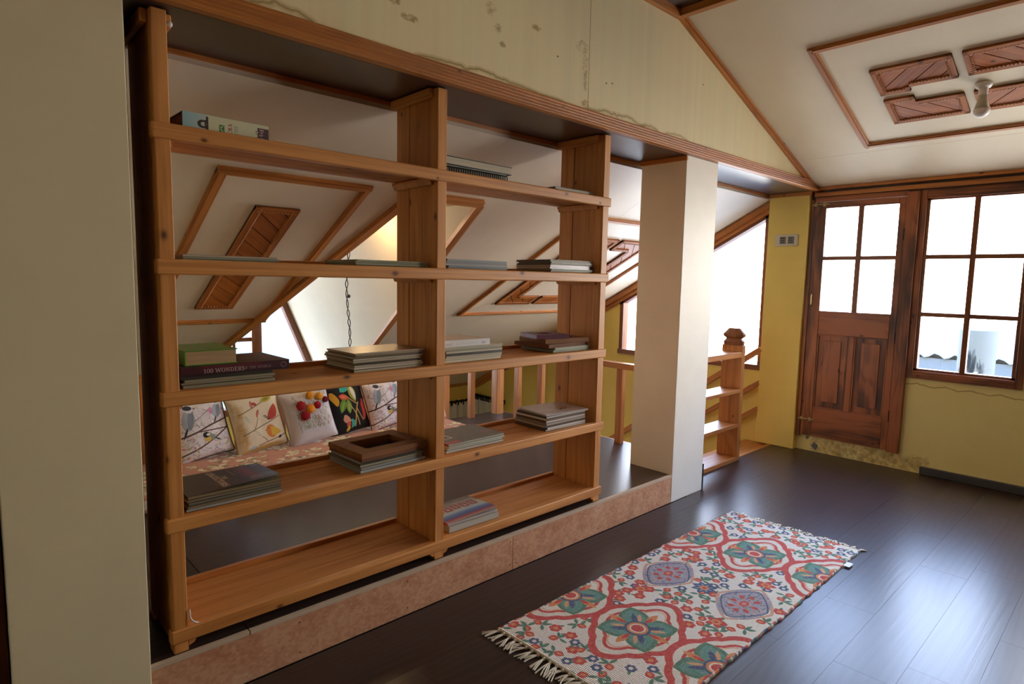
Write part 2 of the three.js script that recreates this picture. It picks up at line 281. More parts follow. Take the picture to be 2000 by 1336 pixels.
// ---- ceilings: shared builders for inset panels in a sloping ceiling's own plane (a, b), y = 0 at its underside
function clipPoly(P, a, b, c) { // keep a*x + b*y <= c
  const o = []; for (let i = 0; i < P.length; i++) { const p = P[i], q = P[(i + 1) % P.length], dp = a * p[0] + b * p[1] - c, dq = a * q[0] + b * q[1] - c; if (dp <= 0) o.push(p); if ((dp < 0 && dq > 0) || (dp > 0 && dq < 0)) { const t = dp / (dp - dq); o.push([lerp(p[0], q[0], t), lerp(p[1], q[1], t)]); } } return o;
}
const flatDown = new THREE.Matrix4().makeRotationX(Math.PI / 2);      // (a,b,t) -> a along x, b along z, thickness downwards
const plate = (pts, t) => poly(pts, t, flatDown);
function insetPanel(parent, rects, dir, outline) {
  // rects: [a0,a1,b0,b1]; outline: closed list of corners; dir: +1 or -1 slant of the boards
  const bm = M.board, step = 0.098;
  mesh('panel_backing', merge(rects.map(([a0, a1, b0, b1]) => plate([[a0, b0], [a1, b0], [a1, b1], [a0, b1]], 0.003))), M.gap, parent);
  const ks = []; rects.forEach(([a0, a1, b0, b1]) => [[a0, b0], [a1, b0], [a1, b1], [a0, b1]].forEach(([a, b]) => ks.push((a + dir * b) / Math.SQRT2)));
  const k0 = Math.min(...ks), k1 = Math.max(...ks);
  for (let k = k0 - 0.03; k < k1; k += step) {
    const pieces = []; for (const [a0, a1, b0, b1] of rects) {
      let P = [[a0, b0], [a1, b0], [a1, b1], [a0, b1]]; const s = Math.SQRT1_2;
      P = clipPoly(P, s, dir * s, k + step - 0.003); P = clipPoly(P, -s, -dir * s, -(k + 0.003)); if (P.length >= 3) pieces.push(plate(P, 0.008));
    }
    if (pieces.length) { const g = merge(pieces); const uv = g.attributes.uv, p = g.attributes.position, o = rnd() * 5; for (let i = 0; i < uv.count; i++) { const a = p.getX(i), b = p.getZ(i); uv.setXY(i, (a * -dir + b) * 0.707 + o, (a + dir * b) * 0.707 * 0.6 + o); } mesh('panel_board', g, bm, parent); }
  }
  const frame = [], rope = [];
  let area = 0; for (let i = 0; i < outline.length; i++) { const [x0, z0] = outline[i], [x1, z1] = outline[(i + 1) % outline.length]; area += x0 * z1 - x1 * z0; }
  const sg = Math.sign(area);
  for (let i = 0; i < outline.length; i++) {
    const [x0, z0] = outline[i], [x1, z1] = outline[(i + 1) % outline.length], L = Math.hypot(x1 - x0, z1 - z0), dx = (x1 - x0) / L, dz = (z1 - z0) / L, nx = -dz * sg, nz = dx * sg, w = 0.026;
    const e = w / 2;
    frame.push(bar(V(x0 + nx * e, -0.008, z0 + nz * e), V(x1 + nx * e, -0.008, z1 + nz * e), w, 0.016));
    const n = Math.floor(L / 0.017); for (let k = 1; k < n; k++) { const t = k / n, b = new THREE.OctahedronGeometry(0.0085, 1); b.scale(1, 1, 1); b.translate(x0 + dx * L * t + nx * 0.031, -0.011, z0 + dz * L * t + nz * 0.032); rope.push(b); }
  }
  mesh('panel_frame', merge(frame), M.inlay, parent);
  const r = mesh('rope_moulding', merge(rope), M.rail, parent); r.userData.kind = 'stuff';
}
// ---- near-room ceiling
{
  const c = group('ceiling', [2.78, 3.046, 0]); c.rotation.z = -FSL; struct(c, 'cream sloping ceiling over the rug with framed wooden inlays');
  const LEN = (XW - 2.78) / Math.cos(FSL);
  const s1 = bx(0, 1.86, 0, 0.05, -0.1, 4.7, 0, 'z'), s2 = bx(1.862, LEN + 0.1, 0, 0.05, -0.1, 4.7, 0, 'z'); mesh('ceiling_sheet', s1, M.ceil, c); mesh('ceiling_sheet', s2, M.ceil, c);
  const fr = (a0, a1, b0, b1, w) => { for (const [p, q] of [[[a0 - w / 2, b0], [a1 + w / 2, b0]], [[a0 - w / 2, b1], [a1 + w / 2, b1]], [[a0, b0], [a0, b1]], [[a1, b0], [a1, b1]]]) { mesh('frame_moulding', merge([bar(V(p[0], -0.007, p[1]), V(q[0], -0.007, q[1]), w, 0.014), bar(V(p[0], -0.01, p[1]), V(q[0], -0.01, q[1]), w * 0.45, 0.02)]), M.trim, c); } };
  fr(0.62, 1.76, 0.58, 1.91, 0.042);
  const zc = 1.245, g = 0.024;
  for (const sb of [-1, 1]) {
    const B = (d) => zc + sb * d;
    // upper and lower L shapes: full width away from the centre, narrower towards it
    let rects = [[0.92, 1.185, Math.min(B(0.27), B(0.435)), Math.max(B(0.27), B(0.435))], [0.92, 1.14, Math.min(B(g), B(0.27)), Math.max(B(g), B(0.27))]];
    insetPanel(c, rects, -sb, [[0.92, B(0.435)], [0.92, B(g)], [1.14, B(g)], [1.14, B(0.27)], [1.185, B(0.27)], [1.185, B(0.435)]]);
    rects = [[1.245, 1.525, Math.min(B(0.27), B(0.435)), Math.max(B(0.27), B(0.435))], [1.305, 1.525, Math.min(B(g), B(0.27)), Math.max(B(g), B(0.27))]];
    insetPanel(c, rects, sb, [[1.525, B(0.435)], [1.525, B(g)], [1.305, B(g)], [1.305, B(0.27)], [1.245, B(0.27)], [1.245, B(0.435)]]);
  }
  const r = mesh('ceiling', bx(1.69, 2.79, 3.046, 3.1, -0.1, 4.7, 0, 'z'), M.soffit); struct(r, 'dark brown flat ridge board of the near ceiling');
  const l = mesh('ceiling', prism([V(1.7, 3.046, -0.1), V(-1.7, ceilFrontY(-1.7), -0.1), V(-1.7, ceilFrontY(-1.7), 4.7), V(1.7, 3.046, 4.7)], V(0, 0.06, 0)), M.ceil); struct(l, 'far side slope of the near-room ceiling');
  struct(mesh('ceiling', bx(-3.6, -1.69, ceilFrontY(-1.7), ceilFrontY(-1.7) + 0.06, -0.4, 4.7, 0, 'z'), M.ceil), 'low flat ceiling at the left end of the near room');
}
// ---- rear sloping ceiling with the dormer cut out
{
  const c = group('ceiling', [0, Y0, Z0]); c.rotation.x = -RPHI; struct(c, 'pale sloping rear ceiling with framed wooden inlays above the seat');
  const k = Math.cos(RPHI), s = (z) => -(Z0 - z) / k;                    // local z (negative downslope)
  const zE = -4.62, zt = -0.87;
  const outline = (a0, a1) => { const L = DC - dHalf(zt), R = DC + dHalf(zt), Lb = DC - dHalf(zE), Rb = DC + dHalf(zE); return { L, R, Lb, Rb }; };
  const o = outline();
  const sheets = [[[-0.1, 0.03], [DC, 0.03], [DC, s(zt)], [o.L, s(zt)], [o.Lb, s(zE)], [-0.1, s(zE)]], [[DC + 0.001, 0.03], [3.4, 0.03], [3.4, s(zE)], [o.Rb, s(zE)], [o.R, s(zt)], [DC + 0.001, s(zt)]], [[3.402, 0.03], [XW + 0.1, 0.03], [XW + 0.1, s(zE)], [3.402, s(zE)]]];
  for (const P of sheets) { const g = plate(P, 0.05); g.translate(0, 0.05, 0); mesh('ceiling_sheet', g, M.ceilRear, c); }
  const fr = (a0, a1, b0, b1, w) => { for (const [p, q] of [[[a0 - w / 2, b0], [a1 + w / 2, b0]], [[a0 - w / 2, b1], [a1 + w / 2, b1]], [[a0, b0], [a0, b1]], [[a1, b0], [a1, b1]]]) mesh('frame_moulding', merge([bar(V(p[0], -0.007, p[1]), V(q[0], -0.007, q[1]), w, 0.014), bar(V(p[0], -0.01, p[1]), V(q[0], -0.01, q[1]), w * 0.45, 0.02)]), M.trim, c); };
  fr(0.475, 1.22, s(-0.86), s(-2.37), 0.05);
  insetPanel(c, [[0.71, 0.945, s(-2.17), s(-1.09)]], 1, [[0.71, s(-2.17)], [0.945, s(-2.17)], [0.945, s(-1.09)], [0.71, s(-1.09)]]);
  fr(3.06, 4.53, s(-0.86), s(-2.37), 0.048);
  const xc = 3.795, g = 0.024, bm = s(-1.63), yb = s(-2.18), yt = s(-1.085);
  for (const sa of [-1, 1]) for (const sb of [-1, 1]) {
    const A = (d) => xc + sa * d, bo = sb < 0 ? yb : yt, w = 0.165 * sb, bi = bm + sb * 0.03;
    const mm = (p, q) => [Math.min(p, q), Math.max(p, q)];
    insetPanel(c, [[...mm(A(0.275), A(0.465)), ...mm(bo, bi)], [...mm(A(g), A(0.275)), ...mm(bo, bo - w)]], sa * sb, [[A(0.465), bo], [A(g), bo], [A(g), bo - w], [A(0.275), bo - w], [A(0.275), bi], [A(0.465), bi]]);
  }
  // trims along the dormer's valleys and head, and along the eave
  const vz = (z) => s(z);
  for (const sd of [-1, 1]) mesh('valley_trim', bar(V(DC + sd * (dHalf(zt) + 0.02), -0.014, vz(zt)), V(DC + sd * (dHalf(zE) + 0.02), -0.014, vz(zE)), 0.055, 0.03), M.trim, c);
  mesh('dormer_head_trim', bar(V(DC - 0.26, -0.014, vz(zt) + 0.02), V(DC + 0.26, -0.014, vz(zt) + 0.02), 0.055, 0.03), M.trim, c);
  mesh('eave_trim', merge([bar(V(-0.1, -0.012, s(-4.5)), V(DC - dHalf(-4.5), -0.012, s(-4.5)), 0.05, 0.03), bar(V(DC + dHalf(-4.5), -0.012, s(-4.5)), V(XW, -0.012, s(-4.5)), 0.05, 0.03)]), M.trim, c);
  mesh('wall_trim', merge([bar(V(XW - 0.035, -0.03, 0.02), V(XW - 0.035, -0.03, s(-4.5)), 0.05, 0.05), bar(V(XW - 0.015, -0.07, 0.02), V(XW - 0.015, -0.07, s(-4.5)), 0.03, 0.045)]), M.trim, c);
  // dormer
  const d = group('ceiling'); struct(d, 'steep gabled dormer ceiling with a window at its far end');
  const yr = ceilRearY(zt), yE = ceilRearY(zE);
  for (const sd of [-1, 1]) mesh('dormer_slope', prism([V(DC + sd * dHalf(zt), yr, zt), V(DC + sd * dHalf(zt), yr, zE), V(DC + sd * dHalf(zE), yE, zE)], V(sd * 0.04, 0.02, 0)), M.ceil, d);
  mesh('dormer_flat', bx(DC - dHalf(zt) - 0.02, DC + dHalf(zt) + 0.02, yr, yr + 0.04, zE, zt, 0, 'z'), M.ceil, d);
  const xr = (y) => dHalf(zt) + (yr - y) / ((yr - yE) / (dHalf(zE) - dHalf(zt)));
  const w = group('window_4'); struct(w, 'A-shaped gable window at the end of the dormer');
  const zf = ZG;
  const gl = mesh('pane', prism([V(DC - xr(0.02), 0.02, zf - 0.02), V(DC + xr(0.02), 0.02, zf - 0.02), V(DC + xr(1.9), 1.9, zf - 0.02), V(DC - xr(1.9), 1.9, zf - 0.02)], V(0, 0, 0.004)), M.glass, w);
  for (const sd of [-1, 1]) mesh('rake_frame', bar(V(DC + sd * (xr(0) - 0.03), 0, zf), V(DC + sd * (xr(1.92) - 0.03), 1.92, zf), 0.07, 0.07, V(0, 0, 1)), M.frameWood, w);
  mesh('mullion', bx(1.93, 2.035, 0.02, 1.5, zf - 0.03, zf + 0.04), M.frameWood, w);
  mesh('sash_bar', bx(1.0, 1.93, 0.735, 0.775, zf - 0.02, zf + 0.02), M.frameWood, w);
  mesh('sash_bar', bx(1.735, 1.765, 0.02, 1.45, zf - 0.02, zf + 0.02), M.frameWood, w);
  mesh('sash_bar', bx(1.3, 1.33, 0.02, 1.0, zf - 0.02, zf + 0.02), M.frameWood, w);
  mesh('sill', bx(DC - 1.05, DC + 1.05, -0.04, 0.03, zf - 0.04, zf + 0.08), M.frameWood, w);
}
// ---- right-hand wall: door, windows, stair window
const holed = (outer, holes, t) => { const s = new THREE.Shape(outer.map(([a, b]) => new THREE.Vector2(a, b))); for (const h of holes) s.holes.push(new THREE.Path(h.map(([a, b]) => new THREE.Vector2(a, b)))); const g = new THREE.ExtrudeGeometry(s, { depth: t, bevelEnabled: false }); return grainUV(g, 'x', 0, 0); };
const toRight = (g, x = XW) => { const h = g; h.rotateY(-Math.PI / 2); h.translate(x + 0.12, 0, 0); return h; };  // shape x -> world z, thickness towards -x
const DZ0 = 0.012, DZ1 = 0.752, DY0 = 0.14, DY1 = 2.165;
const WZ0 = 0.80, WZ1 = 1.515, WY0 = 0.745, WY1 = 2.19;
{
  const rect = (a0, a1, b0, b1) => [[a0, b0], [a1, b0], [a1, b1], [a0, b1]];
  const stainY = canvasTex(1024, 512, (g, W, H) => { // yellow wall with dirt at its foot
    g.fillStyle = '#f8ea9e'; g.fillRect(0, 0, W, H); const px = (z) => (z + 0.1) / 4 * W, py = (y) => H - y / 2.3 * H;
    for (let i = 0; i < 700; i++) { g.fillStyle = `rgba(${rnd() < 0.5 ? '238,220,128' : '250,240,172'},0.10)`; g.beginPath(); g.ellipse(rnd() * W, rnd() * H, rr(3, 26), rr(3, 26), 0, 0, 7); g.fill(); }
    for (let i = 0; i < 420; i++) { const z = rr(0.12, 1.0), y = Math.abs(rr(-0.13, 0.13)) * 0.95; g.fillStyle = `rgba(${rnd() < 0.6 ? '150,110,40' : '110,92,60'},${rr(0.04, 0.16)})`; g.beginPath(); g.ellipse(px(z), py(y), rr(1, 7), rr(1, 6), rnd() * 3, 0, 7); g.fill(); }
    g.fillStyle = 'rgba(104,104,112,0.95)'; for (const [z, y, s] of [[0.09, 0.115, 0.014], [0.155, 0.05, 0.03]]) { g.beginPath(); for (let k = 0; k < 14; k++) { const a = k / 14 * 6.283, r = s * rr(0.7, 1.25); const X = px(z + Math.cos(a) * r), Y = py(y + Math.sin(a) * r * 1.1); k ? g.lineTo(X, Y) : g.moveTo(X, Y); } g.fill(); }
    g.strokeStyle = 'rgba(150,120,50,0.8)'; g.lineWidth = 1.2; g.beginPath(); for (let z = 0.8; z < 1.9; z += 0.02) { const y = 0.70 - (z - 0.8) * 0.03 + 0.012 * Math.sin(z * 37) * rnd(); z === 0.8 ? g.moveTo(px(z), py(y)) : g.lineTo(px(z), py(y)); } g.stroke();
  });
  const ym = std({ map: scaled(stainY, 1 / 4, 1 / 2.3), roughness: 0.5 });
  const near = holed([[-0.05, -0.2], [4.6, -0.2], [4.6, 2.5], [-0.05, 2.5]], [rect(DZ0, DZ1, DY0, DY1), rect(WZ0, WZ1, WY0, WY1), rect(1.8, 2.8, WY0, WY1)], 0.12);
  { const p = near.attributes.position, uv = near.attributes.uv; for (let i = 0; i < uv.count; i++) uv.setXY(i, p.getX(i) + 0.1, p.getY(i)); }
  const wn = mesh('wall_right', toRight(near), ym); struct(wn, 'yellow painted wall with the wooden door and windows');
  const top = (z) => ceilRearY(z) - 0.105;
  const far = holed([[ZG, -2.5], [-0.05, -2.5], [-0.05, ceilRearY(-0.05)], [ZG, ceilRearY(ZG) + 0.03]], [[[-1.985, 0.67], [-0.385, 0.67], [-0.385, top(-0.385)], [-1.985, top(-1.985)]]], 0.12);
  const wf = mesh('wall_right', toRight(far), M.yellow); struct(wf, 'yellow stairwell wall under the rear ceiling slope');
  const w = group('window_3'); struct(w, 'tall bright stairwell window with a sloping head');
  const x = XW + 0.03;
  mesh('pane', bx(x, x + 0.004, 0.67, 2.1, -1.985, -0.385).applyMatrix4(new THREE.Matrix4()), M.glass, w).visible = true;
  mesh('sill', bx(XW - 0.02, XW + 0.11, 0.655, 0.705, -2.0, -0.37), M.frameWood, w);
  mesh('jamb', bx(XW - 0.01, XW + 0.08, 0.69, top(-1.985) + 0.02, -1.99, -1.945), M.frameWood, w);
  mesh('jamb', bx(XW - 0.01, XW + 0.08, 0.69, top(-0.385), -0.40, -0.36), M.frameWood, w);
  mesh('mullion', bx(XW - 0.01, XW + 0.08, 0.69, top(-1.3), -1.33, -1.27), M.frameWood, w);
  mesh('head', bar(V(XW + 0.035, top(-2.0) + 0.0, -2.0), V(XW + 0.035, top(-0.37) + 0.0, -0.37), 0.09, 0.05, V(0, 1, 0)), M.frameWood, w);
  // timber plate and trim over door and window
  const t = group('trim_3'); struct(t, 'brown wooden trim above the door and window');
  mesh('cornice', merge([bx(XW - 0.05, XW, 2.2, 2.232, 0.03, 4.6), bx(XW - 0.06, XW, 2.254, 2.278, 0.03, 4.6)]), M.trim, t);
  mesh('recess', bx(XW - 0.012, XW + 0.001, 2.16, 2.262, 0.003, 4.6), M.soffit, t);
  const b = group('baseboard_right'); struct(b, 'dark grey skirting board under the window');
  mesh('skirting', bx(XW - 0.035, XW, 0, 0.062, 0.95, 4.6, 0.008), M.slate, b);
}
function sashWindow(name, label, z0, z1, y0, y1, cols, rows, wall) {
  const w = group(name); struct(w, label);
  const f = 0.045, x0 = XW - 0.02, x1 = XW + 0.06;
  mesh('frame', merge([bx(x0, x1, y0, y1, z0, z0 + f, 0.003), bx(x0, x1, y0, y1, z1 - f, z1, 0.003), bx(x0, x1, y0, y0 + 0.06, z0 + f, z1 - f, 0.003), bx(x0, x1, y1 - 0.065, y1, z0 + f, z1 - f, 0.003)]), M.door, w);
  const a0 = z0 + f, a1 = z1 - f, b0 = y0 + 0.06, b1 = y1 - 0.065, m = 0.036;
  mesh('sash_rim', merge([bx(x0 + 0.015, x1 - 0.01, b0, b1, a0, a0 + 0.022), bx(x0 + 0.015, x1 - 0.01, b0, b1, a1 - 0.022, a1), bx(x0 + 0.015, x1 - 0.01, b0, b0 + 0.018, a0, a1), bx(x0 + 0.015, x1 - 0.01, b1 - 0.012, b1, a0, a1)]), M.frameWood, w);
  for (let i = 1; i < cols; i++) { const z = lerp(a0, a1, i / cols); mesh('glazing_bar', bx(x0 + 0.012, x1 - 0.015, b0, b1, z - m / 2, z + m / 2, 0.004), M.frameWood, w); }
  for (let j = 1; j < rows; j++) for (let i = 0; i < cols; i++) { const y = lerp(b0, b1, j / rows), za = lerp(a0, a1, i / cols) + m / 2, zb = lerp(a0, a1, (i + 1) / cols) - m / 2; mesh('glazing_bar', bx(x0 + 0.014, x1 - 0.017, y - 0.016, y + 0.016, za, zb, 0.004), M.frameWood, w); }
  for (let j = 0; j < rows; j++) for (let i = 0; i < cols; i++) mesh('pane', bx(XW + 0.012, XW + 0.016, lerp(b0, b1, j / rows), lerp(b0, b1, (j + 1) / rows), lerp(a0, a1, i / cols), lerp(a0, a1, (i + 1) / cols)), M.glass, w);
  return w;
}
sashWindow('window_1', 'six-pane wooden window to the right of the door', WZ0, WZ1, WY0, WY1, 2, 3);
sashWindow('added_window_2', 'wooden window added beyond the right edge of the view for its light', 1.8, 2.8, WY0, WY1, 3, 3);  // added out of view as an extra light source
// ---- the door
{
  const d = group('door_1'); struct(d, 'dark stained wooden door with four glass panes over two panels');
  const x0 = XW - 0.03, x1 = XW + 0.015, px = (a) => a;
  const Z0d = DZ0 + 0.022, Z1d = 0.712, gz0 = 0.125, gz1 = 0.665, gy0 = 1.235, gy1 = 2.1;
  mesh('door_frame', merge([bx(x0 - 0.012, x1 + 0.05, DY0 - 0.01, DY1 + 0.01, 0.004, Z0d - 0.002, 0.003), bx(x0 - 0.012, x1 + 0.05, DY0 - 0.01, DY1 + 0.02, Z1d + 0.003, DZ1 + 0.048, 0.003), bx(x0 - 0.004, x1 + 0.05, DY1 - 0.012, DY1 + 0.03, Z0d, Z1d + 0.01, 0.003)]), M.door, d);
  mesh('stile', bx(x0, x1, DY0, DY1 - 0.014, Z0d, gz0, 0.004), M.door, d);
  mesh('stile', bx(x0, x1, DY0, DY1 - 0.014, gz1, Z1d, 0.004), M.door, d);
  mesh('top_rail', bx(x0, x1, gy1, DY1 - 0.014, gz0, gz1, 0.004), M.door, d);
  mesh('lock_rail', bx(x0, x1, 1.035, gy0, gz0, gz1, 0.004), M.door, d);
  mesh('bottom_rail', bx(x0, x1, DY0, 0.395, gz0, gz1, 0.004), M.door, d);
  mesh('muntin', bx(x0, x1, 0.395, 1.035, 0.372, 0.418, 0.004), M.door, d);
  for (const [a, b] of [[gz0, 0.372], [0.418, gz1]]) {
    mesh('panel', bx(x0 + 0.014, x1 - 0.008, 0.395, 1.035, a, b, 0, 'y'), M.door, d);
    mesh('raised_field', bx(x0 + 0.006, x0 + 0.016, 0.455, 0.985, a + 0.055, b - 0.055, 0.004, 'y'), M.door, d);
    for (const [p, q, r, s] of [[a, a + 0.012, 0.395, 1.035], [b - 0.012, b, 0.395, 1.035], [a, b, 0.395, 0.407], [a, b, 1.023, 1.035]]) mesh('bead', bx(x0 + 0.004, x0 + 0.016, r, s, p, q, 0.003), M.door, d);
  }
  const mz = (gz0 + gz1) / 2 + 0.0, my = 1.682;
  mesh('glazing_bar', bx(x0 + 0.004, x1 - 0.01, gy0, gy1, mz - 0.02, mz + 0.02, 0.004), M.frameWood, d);
  mesh('glazing_bar', bx(x0 + 0.006, x1 - 0.012, my - 0.016, my + 0.016, gz0, mz - 0.02, 0.004), M.frameWood, d);
  mesh('glazing_bar', bx(x0 + 0.006, x1 - 0.012, my - 0.016, my + 0.016, mz + 0.02, gz1, 0.004), M.frameWood, d);
  for (const [a, b] of [[gz0, mz], [mz, gz1]]) for (const [c, e] of [[gy0, my], [my, gy1]]) mesh('pane', bx(XW - 0.006, XW - 0.002, c, e, a, b), M.glass, d);
  const h = mesh('handle', new THREE.TubeGeometry(new THREE.CatmullRomCurve3([V(x0, 1.375, 0.062), V(x0 - 0.03, 1.37, 0.062), V(x0 - 0.034, 1.33, 0.062), V(x0 - 0.03, 1.285, 0.062), V(x0, 1.28, 0.062)]), 20, 0.006, 8), M.brass, d); h.userData.label = 'brass pull handle';
  for (const y of [2.135, 0.285]) { const t = mesh('bolt', merge([cyl(V(x0 - 0.01, y, 0.012), V(x0 - 0.01, y, 0.15), 0.006), bx(x0 - 0.008, x0, y - 0.016, y + 0.016, 0.03, 0.05), bx(x0 - 0.008, x0, y - 0.016, y + 0.016, 0.1, 0.12), cyl(V(x0 - 0.01, y, 0.09), V(x0 - 0.035, y, 0.09), 0.005)].map((g) => g)), M.brass, d); t.userData.label = 'tarnished sliding bolt'; }
  for (const y of [1.86, 1.05, 0.42]) mesh('hinge', cyl(V(x0 - 0.004, y - 0.045, Z1d + 0.004), V(x0 - 0.004, y + 0.045, Z1d + 0.004), 0.008), M.iron, d);
}
// ---- other walls closing the rooms
{
  struct(mesh('wall_rear', holed([[-0.1, -2.5], [XW + 0.1, -2.5], [XW + 0.1, ceilRearY(ZG) + 0.03], [-0.1, ceilRearY(ZG) + 0.03]], [], 0.1).translate(0, 0, -4.65), M.yellow), 'yellow wall of the storey below, under the eave');
  struct(mesh('wall_left', bx(-0.2, -0.1, -2.5, 2.4, -4.65, -0.36), M.cream), 'cream side wall of the rear room');
  struct(mesh('wall_left', bx(-3.6, -3.5, -0.1, 2.4, -0.36, 4.7), M.cream), 'cream wall at the left end of the near room');
  struct(mesh('wall_front', bx(-3.6, XW + 0.12, -0.1, 3.2, 4.6, 4.7), M.lowBounceBrown), 'unseen wall behind the camera, coloured brown to lower bounced light');
  struct(mesh('wall_middle', merge([bx(-3.5, -0.53, 0, 2.6, -0.36, -0.02), bx(-0.53, -0.405, 0, 2.6, -0.36, -0.055)]), M.cream), 'cream wall left of the near pier');
  struct(mesh('floor', bx(-0.2, XW + 0.12, -2.6, -2.5, -4.65, 0), M.floor), 'floor of the storey below');
  struct(mesh('wall_front', bx(-0.2, XW + 0.12, -2.5, -0.25, -0.02, 0.08), M.yellow), 'yellow wall of the storey below, under the near room');
  const t = group('door_2'); struct(t, 'brown door frame at the far left edge');
  mesh('jamb', bx(-0.53, -0.418, 0, 2.2, -0.05, 0.012, 0.004), M.darkTrim, t);
}

// ================================================================ BOOKSHELF
const SH = { A: 1.908, B: 1.493, C: 1.071, D: 0.6535, E: 0.2727 }, SX1 = 2.238, SD = -0.323;
{
  const b = group('bookshelf', [0, 0, 0]); tag(b, 'large open pine bookshelf of five shelves standing on the plywood step', 'bookshelf');
  for (const [x0, x1] of [[0, 0.045], [1.0588, 1.108], [2.173, 2.224]]) {
    mesh('upright_post', bx(x0, x1, HP, SOF - 0.004, -0.05, 0, 0.004, 'y'), M.pine, b);
    mesh('side_board', bx(x0 + 0.006, x1 - 0.006, HP + 0.02, SOF - 0.004, -0.219, -0.0505, 0.003, 'y'), M.pine, b);
    mesh('side_board', bx(x0 + 0.006, x1 - 0.006, HP + 0.02, SOF - 0.004, SD, -0.2235, 0.003, 'y'), M.pine, b);
    mesh('foot', bx(x0, x1, HP, HP + 0.02, SD, SD + 0.05, 0.003), M.pine, b);
    mesh('top_cleat', merge([bx(x0 - 0.022, x0, SOF - 0.045, SOF - 0.003, SD - 0.01, -0.03, 0.006), bx(x1, x1 + 0.022, SOF - 0.045, SOF - 0.003, SD - 0.01, -0.03, 0.006)]), M.pine, b);
  }
  for (const k of Object.keys(SH)) {
    const y = SH[k], t = 0.049;
    mesh('shelf_rail', bx(-0.01, SX1, y - t, y, -0.028, 0.008, 0.007), M.pine, b);
    mesh('shelf_lip', bx(0.045, 1.0588, y - 0.03, y + 0.016, SD - 0.012, SD + 0.012, 0.003), M.rail, b);
    mesh('shelf_lip', bx(1.108, 2.173, y - 0.03, y + 0.016, SD - 0.012, SD + 0.012, 0.003), M.rail, b);
    for (const [xa, xb] of [[0.046, 1.058], [1.109, 2.172]]) {
      const cuts = [-0.0285, -0.128, -0.214, SD + 0.0125];
      for (let i = 0; i < 3; i++) mesh('shelf_plank', bx(xa, xb, y - 0.030, y - 0.003 + rr(-0.0006, 0.0002), cuts[i + 1] + 0.001, cuts[i] - 0.001, 0.0015, 'x'), M.pineRough, b);
      for (const [x, s] of [[xa, 1], [xb, -1]]) {
        if (k === 'E') continue;
        const prof = [[0, 0], [s * 0.022, 0], [s * 0.022, -0.008], [s * 0.014, -0.018], [s * 0.010, -0.028], [0, -0.03]]; if (s < 0) prof.reverse();
        const g = poly(prof, 0.29); g.translate(x, y - 0.0345, SD + 0.005); mesh('cleat', g, M.pine, b);
      }
    }
  }
  for (const [x, s] of [[0.045, 1], [1.0588, -1], [1.108, 1], [2.173, -1]]) { const p = [[0, 0], [s * 0.025, 0], [s * 0.018, -0.012], [0, -0.02]]; if (s < 0) p.reverse(); const g = poly(p, 0.03); g.translate(x, SH.E - 0.049, -0.03); mesh('foot_bracket', g, M.pine, b); }
}
// ================================================================ BALUSTRADE round the platform
{
  const r = group('balustrade'); tag(r, 'wooden balustrade with square balusters along the platform edge', 'railing');
  const yt = 0.825;
  mesh('top_rail', bx(3.30, 3.37, yt - 0.045, yt, -2.12, -0.316, 0.006), M.rail, r);
  mesh('top_rail', bx(-0.1, 3.30, yt - 0.045, yt, -2.12, -2.055, 0.006), M.rail, r);
  mesh('corner_post', bx(3.262, 3.348, HP, yt - 0.045, -2.13, -2.05, 0.004), M.rail, r);
  for (const z of [-1.85, -1.555, -1.265, -0.98, -0.695]) mesh('baluster', bx(3.315, 3.362, HP, yt - 0.045, z - 0.028, z + 0.028, 0.003), M.rail, r);
  for (let x = 2.985; x > 0; x -= 0.292) mesh('baluster', bx(x - 0.025, x + 0.025, HP, yt - 0.045, -2.115, -2.065, 0.003), M.rail, r);
}
// ================================================================ NEWEL RAILING at the head of the stair
{
  const r = group('stair_railing'); tag(r, 'reddish wooden railing of wide boards ending in a finial newel post', 'railing');
  const np = mesh('newel_post', bx(4.205, 4.262, 0, 0.955, -0.325, -0.15, 0.004), M.rail, r);
  const pts = [[0, 1.092], [0.04, 1.092], [0.06, 1.066], [0.08, 1.042], [0.078, 1.026], [0.056, 1.008], [0.062, 0.996], [0.074, 0.982], [0.072, 0.955], [0.0, 0.955]].reverse().map(([a, b]) => new THREE.Vector2(a, b));
  const g = new THREE.LatheGeometry(pts, 8); g.rotateY(Math.PI / 8); g.scale(0.62, 1, 1.2); g.translate(4.2335, 0, -0.2375); const fg = grainUV(g, 'y'); fg.computeVertexNormals(); mesh('finial', fg, M.frameWood, np);
  for (const [y, h] of [[0.905, 0.045], [0.60, 0.03], [0.315, 0.03], [0.035, 0.035]]) mesh('board', bx(3.353, 4.206, y - h, y, -0.32, -0.15, 0.004, 'x'), M.rail, r);
}
// ================================================================ STAIR going down beside the right wall
{
  const s = group('staircase'); tag(s, 'reddish wooden stair going down behind the newel post', 'stairs');
  mesh('landing', bx(3.43, XW - 0.005, -0.06, -0.02, -0.47, -0.2, 0, 'x'), M.rail, s);
  for (let i = 0; i < 10; i++) { const y = -0.02 - (i + 1) * 0.2, z = -0.47 - i * 0.28; mesh('tread', bx(4.25, XW - 0.005, y - 0.035, y, z - 0.3, z + 0.02, 0.004, 'x'), M.rail, s); mesh('riser', bx(4.25, XW - 0.005, y, y + 0.165, z - 0.012, z, 0, 'x'), M.rail, s); }
  for (const [y0, w] of [[0.86, 0.05], [0.55, 0.04], [0.31, 0.035]]) mesh('wall_rail', bar(V(4.985, y0, -0.345), V(4.985, y0 - 0.71 * 3.0, -3.345), 0.045, w), M.rail, s);
  mesh('stringer', bar(V(4.24, -0.12, -0.35), V(4.24, -2.2, -3.3), 0.04, 0.24), M.rail, s);
}
